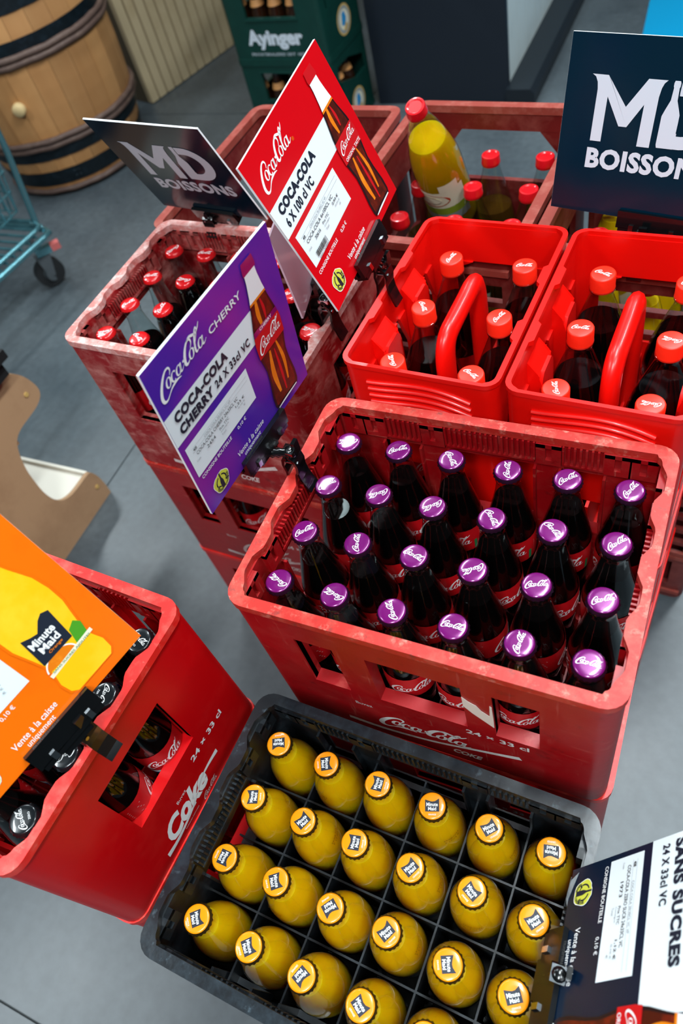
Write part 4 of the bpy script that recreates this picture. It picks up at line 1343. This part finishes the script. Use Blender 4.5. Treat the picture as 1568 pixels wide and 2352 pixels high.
def make_clip(label, t, c, X, Y, N, P, tang, u01, K=.8):
    P = Vector(P); tg = Vector(tang).normalized(); nn = tg.cross(Vector((0, 0, 1))); up = Vector((0, 0, 1))
    root = thing('sign_clip', P, 0, label, 'clip', 'black sign clips')
    def W(u, v, w): return c + X * ((u - .5) * SW) + Y * v + N * w - P
    u0, u1 = u01; um = (u0 + u1) / 2; hl = (u1 - u0) / 2 * SW
    mb = MB()
    mb.obox(W(um, -.0005, .0038), X, Y, N, hl, .0105, .0028)
    mb.obox(W(um, -.0005, -.0062), X, Y, N, hl, .0105, .0028)
    mb.obox(W(um, -.0130, -.0012), X, Y, N, hl * .93, .003, .0078)
    mb.obox(W(um, -.0185, -.0012), X, Y, N, hl * .42, .0045, .006)
    mb.build('gripper_bar', 'clip_black', root)
    for k in (-.55, .6):
        mb = MB(); mb.obox(W(um, -.0095, .0072) + X * hl * k, X, Y, N, .0028, .0042, .0016); mb.build('pin', 'chrome', root)
    mb = MB()
    a = W(um, -.022, -.0012); b = up * .040 * K
    d = (b - a)
    pts = [a + d * (i / 8) for i in range(9)]
    mb.tube(pts, [.0052, .0048, .0062, .0048, .0062, .0048, .0056, .0050, .0045], 12)
    mb.build('stem', 'clip_black', root, True, 50)
    mb = MB(); mb.sphere(up * .040 * K, .0088 * min(1, K * 1.25)); mb.build('ball_joint', 'clip_black', root, True, 80)
    for s in (-1, 1):
        mb = MB()
        prof = [(.003, .040), (.010, .034), (.0125, .022), (.0105, .008), (.0118, -.006), (.0165, -.022), (.0205, -.032), (.0165, -.033), (.0125, -.022), (.008, -.006), (.0068, .008), (.0085, .021), (.006, .031), (.001, .036)]
        n = len(prof) // 2
        for q in range(n - 1):
            quad = [prof[q], prof[q + 1], prof[-2 - q], prof[-1 - q]]
            mb.prism([(s * x * K, z * K) for x, z in quad], -.0095, .0095, lambda x, z, w: tuple(nn * x + up * z + tg * w))
        mb.build('jaw', 'clip_black', root)
    mb = MB()
    mb.tube([tuple((nn * -.013 + up * .026) * K + tg * -.005), tuple((nn * .013 + up * .026) * K + tg * -.005)], .0028 * K, 10)
    mb.obox(up * .044 * K, nn, tg, up, .009 * K, .009 * K, .003 * K)
    mb.build('spring', 'chrome', root, True, 50)
    mb = MB(); mb.obox((nn * .010 + up * .050 + tg * .004) * K, nn, tg, up, .0022, .006 * K, .011 * K); mb.build('lever', 'clip_black', root)


for a in CLIPS: make_clip(*a)

# ------------------------------------------------------------------ green beer crates
GW, GD, GH = 0.404, 0.300, 0.29
holes = {'front': [(-.107, .103, .150, .252)], 'right': [(-.098, .118, .150, .245)], 'back': [(-.107, .103, .150, .252)], 'left': [(-.098, .118, .150, .245)]}
mb = MB(); shell(mb, GW - .006, GD - .006, .018, [0.003, GH - .012], .012, holes)
for s in (-1, 1):
    mb.prism([(-s * .098 + .01, .15 if s > 0 else .245), (-s * .098 + .01, .19 if s > 0 else .205), (-s * .098 + .01 + s * .12, .15 if s > 0 else .245)], GW / 2 - .0145, GW / 2 - .0032, lambda u, v, w: (w, u, v))
mb.box(-GW / 2 + .01, GW / 2 - .01, -GD / 2 + .01, GD / 2 - .01, .003, .010)
gw_me = mb.mesh('green_walls', 'green_plastic', True, 35)
mb = MB(); shell(mb, GW, GD, .021, [GH - .0125, GH], .016); gr_me = mb.mesh('green_rim', 'green_plastic', True, 35)
mb = MB(); shell(mb, GW - .001, GD - .001, .02, [0, .012], .012)
for z in (.146, .256): mb.box(-.112, .108, -GD / 2 - .001, -GD / 2 + .004, z - .004, z)
gb_me = mb.mesh('green_bands', 'green_plastic', True, 35)
mb = MB(); mb.flat(join(fit(T('Ayinger', .05), -.125, .113, .045, .113), fit(T('PRIVATBRAUEREI SEIT 1878', .0, 0, 1.15), -.122, .112, .024, .034)), lambda u, v: (u, -GD / 2 + .0026, v)); gt_me = mb.mesh('beer_lettering', 'logo_pale')
mb, ms = solid_from([(disc(.012, .072, .052, .05, 28), 'badge_gold'), (disc(.012, .072, .045, .043, 28), 'ink_grey'), (disc(.012, .072, .034, .033, 24), 'label_cream'),
                     (poly([(-.01, .06), (.0, .095), (.02, .1), (.03, .075), (.02, .05)]), 'badge_blue'), (poly([(.0, .04), (.02, .062), (.035, .05), (.02, .035)]), 'badge_gold')],
                    lambda u, v, dz: (GW / 2 - .0026 + dz * 4, u, v))
ge_me = mb.mesh('beer_badge', ms)
BEER = [(.022, 0), (.031, .003), (.0325, .01), (.0325, .12), (.031, .145), (.024, .175), (.0165, .2), (.014, .225), (.0135, .25), (.0155, .252), (.0155, .262), (.012, .264)]
mb = MB(); mb.lathe(BEER, 20); bg_me = mb.mesh('beer_glass', 'beer_glass', True, 50)
mb = MB(); mb.lathe([(.0331, .05), (.0331, .11)], 20, cap0=False, cap1=False); mb.lathe([(.0262, .168), (.020, .19)], 20, cap0=False, cap1=False); bl_me = mb.mesh('beer_label', 'beer_label', True)
mb = MB(); mb.lathe([(.0165, .256), (.0158, .263), (.013, .266), (.001, .2662)], 20, cap0=False); bc_me = mb.mesh('beer_cap', 'badge_gold', True)
bd = Vector((0.9984, -0.0568, 0)); bn = Vector((0.0568, 0.9984, 0))
bcen = Vector((-1.4462, 2.0949, 0)) + bd * GW / 2 + bn * GD / 2
for lev in range(3):
    t = thing('beer_crate', (bcen.x, bcen.y, lev * GH), R(-3.25), ('dark green lettered beer crate on the floor behind the brown crates', 'dark green beer crate second in its stack, with large pale lettering', 'dark green beer crate at the top of its stack, cut by the picture edge')[lev], 'crate', 'green beer crates')
    obj('walls', gw_me, t); obj('rim', gr_me, t); obj('bands', gb_me, t); obj('lettering', gt_me, t); obj('side_badge', ge_me, t)
    if lev == 2: continue
    spots = [((i - 2) * .074, -GD / 2 + .048) for i in range(5)] + [(2 * .074, -GD / 2 + .048 + j * .072) for j in (1, 2)]
    for k, (x, y) in enumerate(spots):
        q = bcen + bd * x + bn * y
        t = thing('beer_bottle', (q.x, q.y, lev * GH + .0105), random.uniform(0, 6), 'brown beer bottle in the %s green crate, %s' % (('lower', 'upper')[lev], ('front row %s from the left' % ORD[k]) if k < 5 else ('%s along the right side' % ORD[k - 4])), 'bottle', 'beer bottles in the green crates')
        obj('glass_body', bg_me, t); obj('label', bl_me, t); obj('crown_cap', bc_me, t)

# ------------------------------------------------------------------ wooden barrel
BC = (-2.28, 1.93); BH = 0.93


def barrel_r(z):
    k = (z - BH / 2) / (BH / 2); return 0.292 + 0.058 * (1 - k * k)


bar = thing('wine_barrel', (*BC, 0), 0, 'weathered oak barrel with black iron and brown wooden hoops', 'barrel')
NS = 26; NZ = 14
mb = MB()
dz = [0.012 + (BH - .012) * i / NZ for i in range(NZ + 1)]
g = 0.0014
vs = []
for z in dz:
    r = barrel_r(z); h = PI / NS
    for rr in (r, r - .022):
        for sgn in (-1, 1):
            vs.append((rr * math.cos(sgn * (h - g / r * .5)), rr * math.sin(sgn * (h - g / r * .5)), z))
fs = []
for i in range(NZ):
    a = 4 * i; b = a + 4
    fs += [(a, a + 1, b + 1, b), (a + 3, a + 2, b + 2, b + 3), (a + 2, a, b, b + 2), (a + 1, a + 3, b + 3, b + 1)]
fs += [(2, 3, 1, 0), (4 * NZ, 4 * NZ + 1, 4 * NZ + 3, 4 * NZ + 2)]
mb.add(vs, fs); stave_me = mb.mesh('stave', 'stave_wood', False)
for i in range(NS):
    o = obj('stave', stave_me, bar); o.rotation_euler = (0, 0, 2 * PI * i / NS)


def hoop(z0, z1, mname, out=.003, nm='iron_hoop'):
    mb = MB()
    mb.lathe([(barrel_r(z0) - .004, z0), (barrel_r(z0) + out, z0), (barrel_r(z1) + out, z1), (barrel_r(z1) - .004, z1)], 56, cap0=False, cap1=False)
    mb.build(nm, mname, bar, True, 40)


def rope(z):
    mb = MB(); pts = [((barrel_r(z) + .006) * math.cos(2 * PI * i / 56), (barrel_r(z) + .006) * math.sin(2 * PI * i / 56), z + .0012 * math.sin(i * 1.7)) for i in range(56)]
    mb.tube(pts, [.0115 + .001 * math.sin(i * 2.3) for i in range(56)], 8, True); mb.build('wooden_hoop', 'hoop_wood', bar, True, 60)


for z0, z1 in ((.046, .108), (.158, .198), (.548, .588), (.664, .73), (.83, .88)): hoop(z0, z1, 'hoop_iron')
for z in (.022, .212, .235, .516, .538, .905): rope(z)
mb = MB(); mb.lathe([(.001, .05), (.28, .05), (.28, .07)], 40, cap0=False, cap1=False); mb.lathe([(.28, BH - .05), (.28, BH - .03), (.001, BH - .03)], 40, cap0=False, cap1=False); mb.build('barrel_head', 'stave_wood', bar)
ba = math.atan2(1.624 - BC[1], -2.131 - BC[0])
mb = MB(); mb.lathe([(.024, -.02), (.024, .018), (.019, .024), (.001, .025)], 20, cap0=False)
o = mb.build('bung', 'bung_wood', bar, True, 50)
rb = barrel_r(.376); o.location = (rb * math.cos(ba), rb * math.sin(ba), .376); o.rotation_euler = (0, PI / 2, ba)
for k in range(4):
    mb = MB(); mb.sphere((0, 0, 0), .005, 8, 6); o = mb.build('rivet', 'hoop_iron', bar, True)
    a = ba + .22 + .05 * (k % 2); z = .068 + .022 * (k // 2); rr = barrel_r(z) + .003
    o.location = (rr * math.cos(a), rr * math.sin(a), z)

# ------------------------------------------------------------------ slatted counter, dark cabinet with white boarded side
w0 = Vector((-2.165, 2.37, 0)); wd = Vector((0.28, 0.96, 0)).normalized(); wn = Vector((wd.y, -wd.x, 0))
cab = thing('slatted_counter', w0, 0, 'pale vertical-slat timber counter behind the barrel', 'counter')
mb = MB(); mb.obox(wd * 1.55 - wn * .30 + Vector((0, 0, .55)), wd, wn, (0, 0, 1), 1.55, .285, .548); mb.build('carcass', 'slat_gap', cab)
mb = MB(); mb.box(-.0215, .0215, -.014, .014, 0, 1.09); sl = mb.mesh('slat', 'slat_wood')
ang = math.atan2(wd.y, wd.x)
for i in range(58):
    o = obj('slat', sl, cab); q = wd * (.02 + i * .052); o.location = q; o.rotation_euler = (0, 0, ang)
    o.location.z = .004

cab = thing('display_cabinet', (-.73, 2.34, 0), 0, 'dark navy cabinet with a white boarded side, behind the crates', 'cabinet')
mb = MB(); mb.box(-.265, .238, .02, 1.6, .002, 1.5); mb.build('carcass', 'dark_panel', cab)
mb = MB(); mb.box(-.27, .258, 0, .02, .0, 1.52); mb.build('front_panel', 'dark_panel', cab)
for i in range(12):
    mb = MB(); y0 = .024 + i * .13; mb.box(.2385, .252, y0, y0 + .126, .03, 1.5); mb.build('side_board', 'white_board', cab)
mb = MB(); mb.prism([(.256, .004), (.362, .004), (.362, .045), (.345, .062), (.256, .062)], -.03, 1.7, lambda u, v, w: (u, w, v)); mb.build('bumper_rail', 'rail_dark', cab, True, 40)

m_ = MB(); pts = []
m_.prism([(-.075, 2.78), (-.02, 2.72), (.9, 2.6), (.95, 4.4), (-.12, 4.4), (-.1, 3.1)], .0005, .006)  # thin flat turquoise shape laid on the floor
o = m_.build('floor_mat', 'mat_cyan'); tag(o, 'turquoise floor mat at the far end of the aisle', 'mat')

# ------------------------------------------------------------------ MDF display stand
st = thing('display_stand', (-1.036, .15, 0), 0, 'brown fibreboard display stand with scooped side panels and white shelf', 'stand')
out = catmull([(.312, .0), (.312, .04), (.308, .075), (.296, .104), (.275, .109), (.236, .110), (.21, .114), (.185, .127), (.168, .155), (.160, .195), (.161, .24), (.165, .28), (.178, .325), (.196, .352), (.222, .362), (.262, .364), (.292, .367), (.314, .378), (.321, .398), (.314, .43), (.302, .456), (.285, .476), (.262, .492)], 3)
prof = [(y - .15, z) for y, z in out] + [(.09, .494), (-.12, .494), (-.17, .46), (-.17, .40), (-.12, .33), (-.12, .25), (-.16, .2), (-.16, 0)]
for k in (0, 1):
    mb = MB(); x1 = -k * .42
    mb.prism(prof, x1 - .012, x1, lambda u, v, w: (w, u, v)); mb.build('side_panel', 'mdf', st)
mb = MB(); mb.box(-.42, -.012, -.15, .145, .085, .094); mb.box(-.42, -.012, .139, .147, .094, .106); mb.build('shelf', 'shelf_white', st)
mb = MB(); mb.box(-.42, -.012, -.15, .05, .33, .34); mb.build('upper_shelf', 'mdf', st)
for y, z in ((.137, .055), (.135, .41)):
    mb = MB(); mb.tube([(0, y, z), (.0025, y, z)], .006, 12); mb.build('screw', 'badge_gold', st, True)
mb = MB()
mb.box(-.19, .19, -.09, .09, 0, .045); mb.box(-.205, .205, -.105, .105, .040, .062)
o = mb.build('storage_tray', 'cloth_black'); o.location = (-1.203, .180, .4945); tag(o, 'black tray resting on top of the brown display stand', 'tray')

# ------------------------------------------------------------------ shopping trolley
tr = thing('shopping_trolley', (-1.83, 1.12, 0), 0, 'chrome wire shopping trolley with grey caster at the aisle edge', 'trolley')
z = .20
mb = MB()
fr = [(.055, .035), (.085, .02), (.085, -.01), (-.02, -.85), (-.45, -.85), (-.55, .04), (.03, .045)]
mb.tube([(x, y, z) for x, y in fr], .0105, 10, True); mb.tube([(x * .96 - .01, y * .94 - .01, z + .03) for x, y in fr], .008, 8, True); mb.build('base_frame', 'teal_chrome', tr, True, 60)
for i in range(20):
    mb = MB(); y = .01 - i * .036; k = .075 + (y - .01) * .12
    mb.tube([(k, y, z + .012), (-.47, y, z + .012)], .0048, 6); mb.build('rack_wire', 'teal_chrome', tr, True)
for s in (0, 1):
    mb = MB(); x = (.03, -.5)[s]; mb.tube([(x, .03, z), (x - .02, .1, .45), (x - .03, .12, .55)], .011, 8)
    mb.build('upright', 'teal_chrome', tr, True, 60)
# basket: wire grid
mb = MB()
x0, x1, y0, y1, z0, z1 = -.5, -.02, -.75, .03, .27, .85
for i in range(19):
    x = x0 + (x1 - x0) * i / 18
    mb.tube([(x, y1, z0), (x - .05 * 0, y1 + .14, z1)], .0036, 5)
for i in range(25):
    y = y0 + (y1 - y0) * i / 24; mb.tube([(x1, y, z0), (x1 + .05, y, z1)], .0036, 5); mb.tube([(x0, y, z0), (x1, y, z0)], .0036, 5)
for i in range(10):
    k = i / 9; zz = z0 + (z1 - z0) * k; mb.tube([(x0, y1 + .14 * k, zz), (x1 + .05 * k, y1 + .14 * k, zz), (x1 + .05 * k, y0, zz)], .0034, 5)
tag(mb.build('basket_wires', 'teal_chrome', tr, True), kind='stuff')


def caster(x, y, rz):
    mb = MB(); mb.tube([(-.016, 0, .056), (.016, 0, .056)], [.052, .052], 28)
    w = mb.build('wheel', 'tyre', tr, True, 40); w.location = (x, y, 0); w.rotation_euler = (0, 0, rz)
    mb = MB(); mb.tube([(-.018, 0, .056), (.018, 0, .056)], .032, 18); mb.build('wheel_hub', 'grey_metal', tr, True, 40).location = (x, y, 0)
    mb = MB()
    for s in (-1, 1):
        mb.prism([(-.012, .045), (.012, .045), (.03, .118), (-.02, .118)], s * .020, s * .0235, lambda u, v, w: (w, u, v))
    mb.box(-.0235, .0235, -.02, .03, .116, .122); mb.tube([(0, .0, .12), (0, .0, .2)], .011, 10)
    f = mb.build('fork', 'grey_metal', tr, True, 40); f.location = (x, y, 0); f.rotation_euler = (0, 0, rz)


caster(.012, -.01, R(-30)); caster(-.46, -.01, R(20)); caster(-.40, -.80, R(10)); caster(-.05, -.80, R(40))
mb = MB(); mb.box(-.012, .014, -.028, .03, .126, .15); mb.mi = 1; mb.box(-.012, .014, .03, .062, .126, .15)
o = mb.build('corner_bumper', ['teal_chrome', 'pale_red'], tr); o.location = (.03, 0, 0); o.rotation_euler = (0, 0, R(-40))
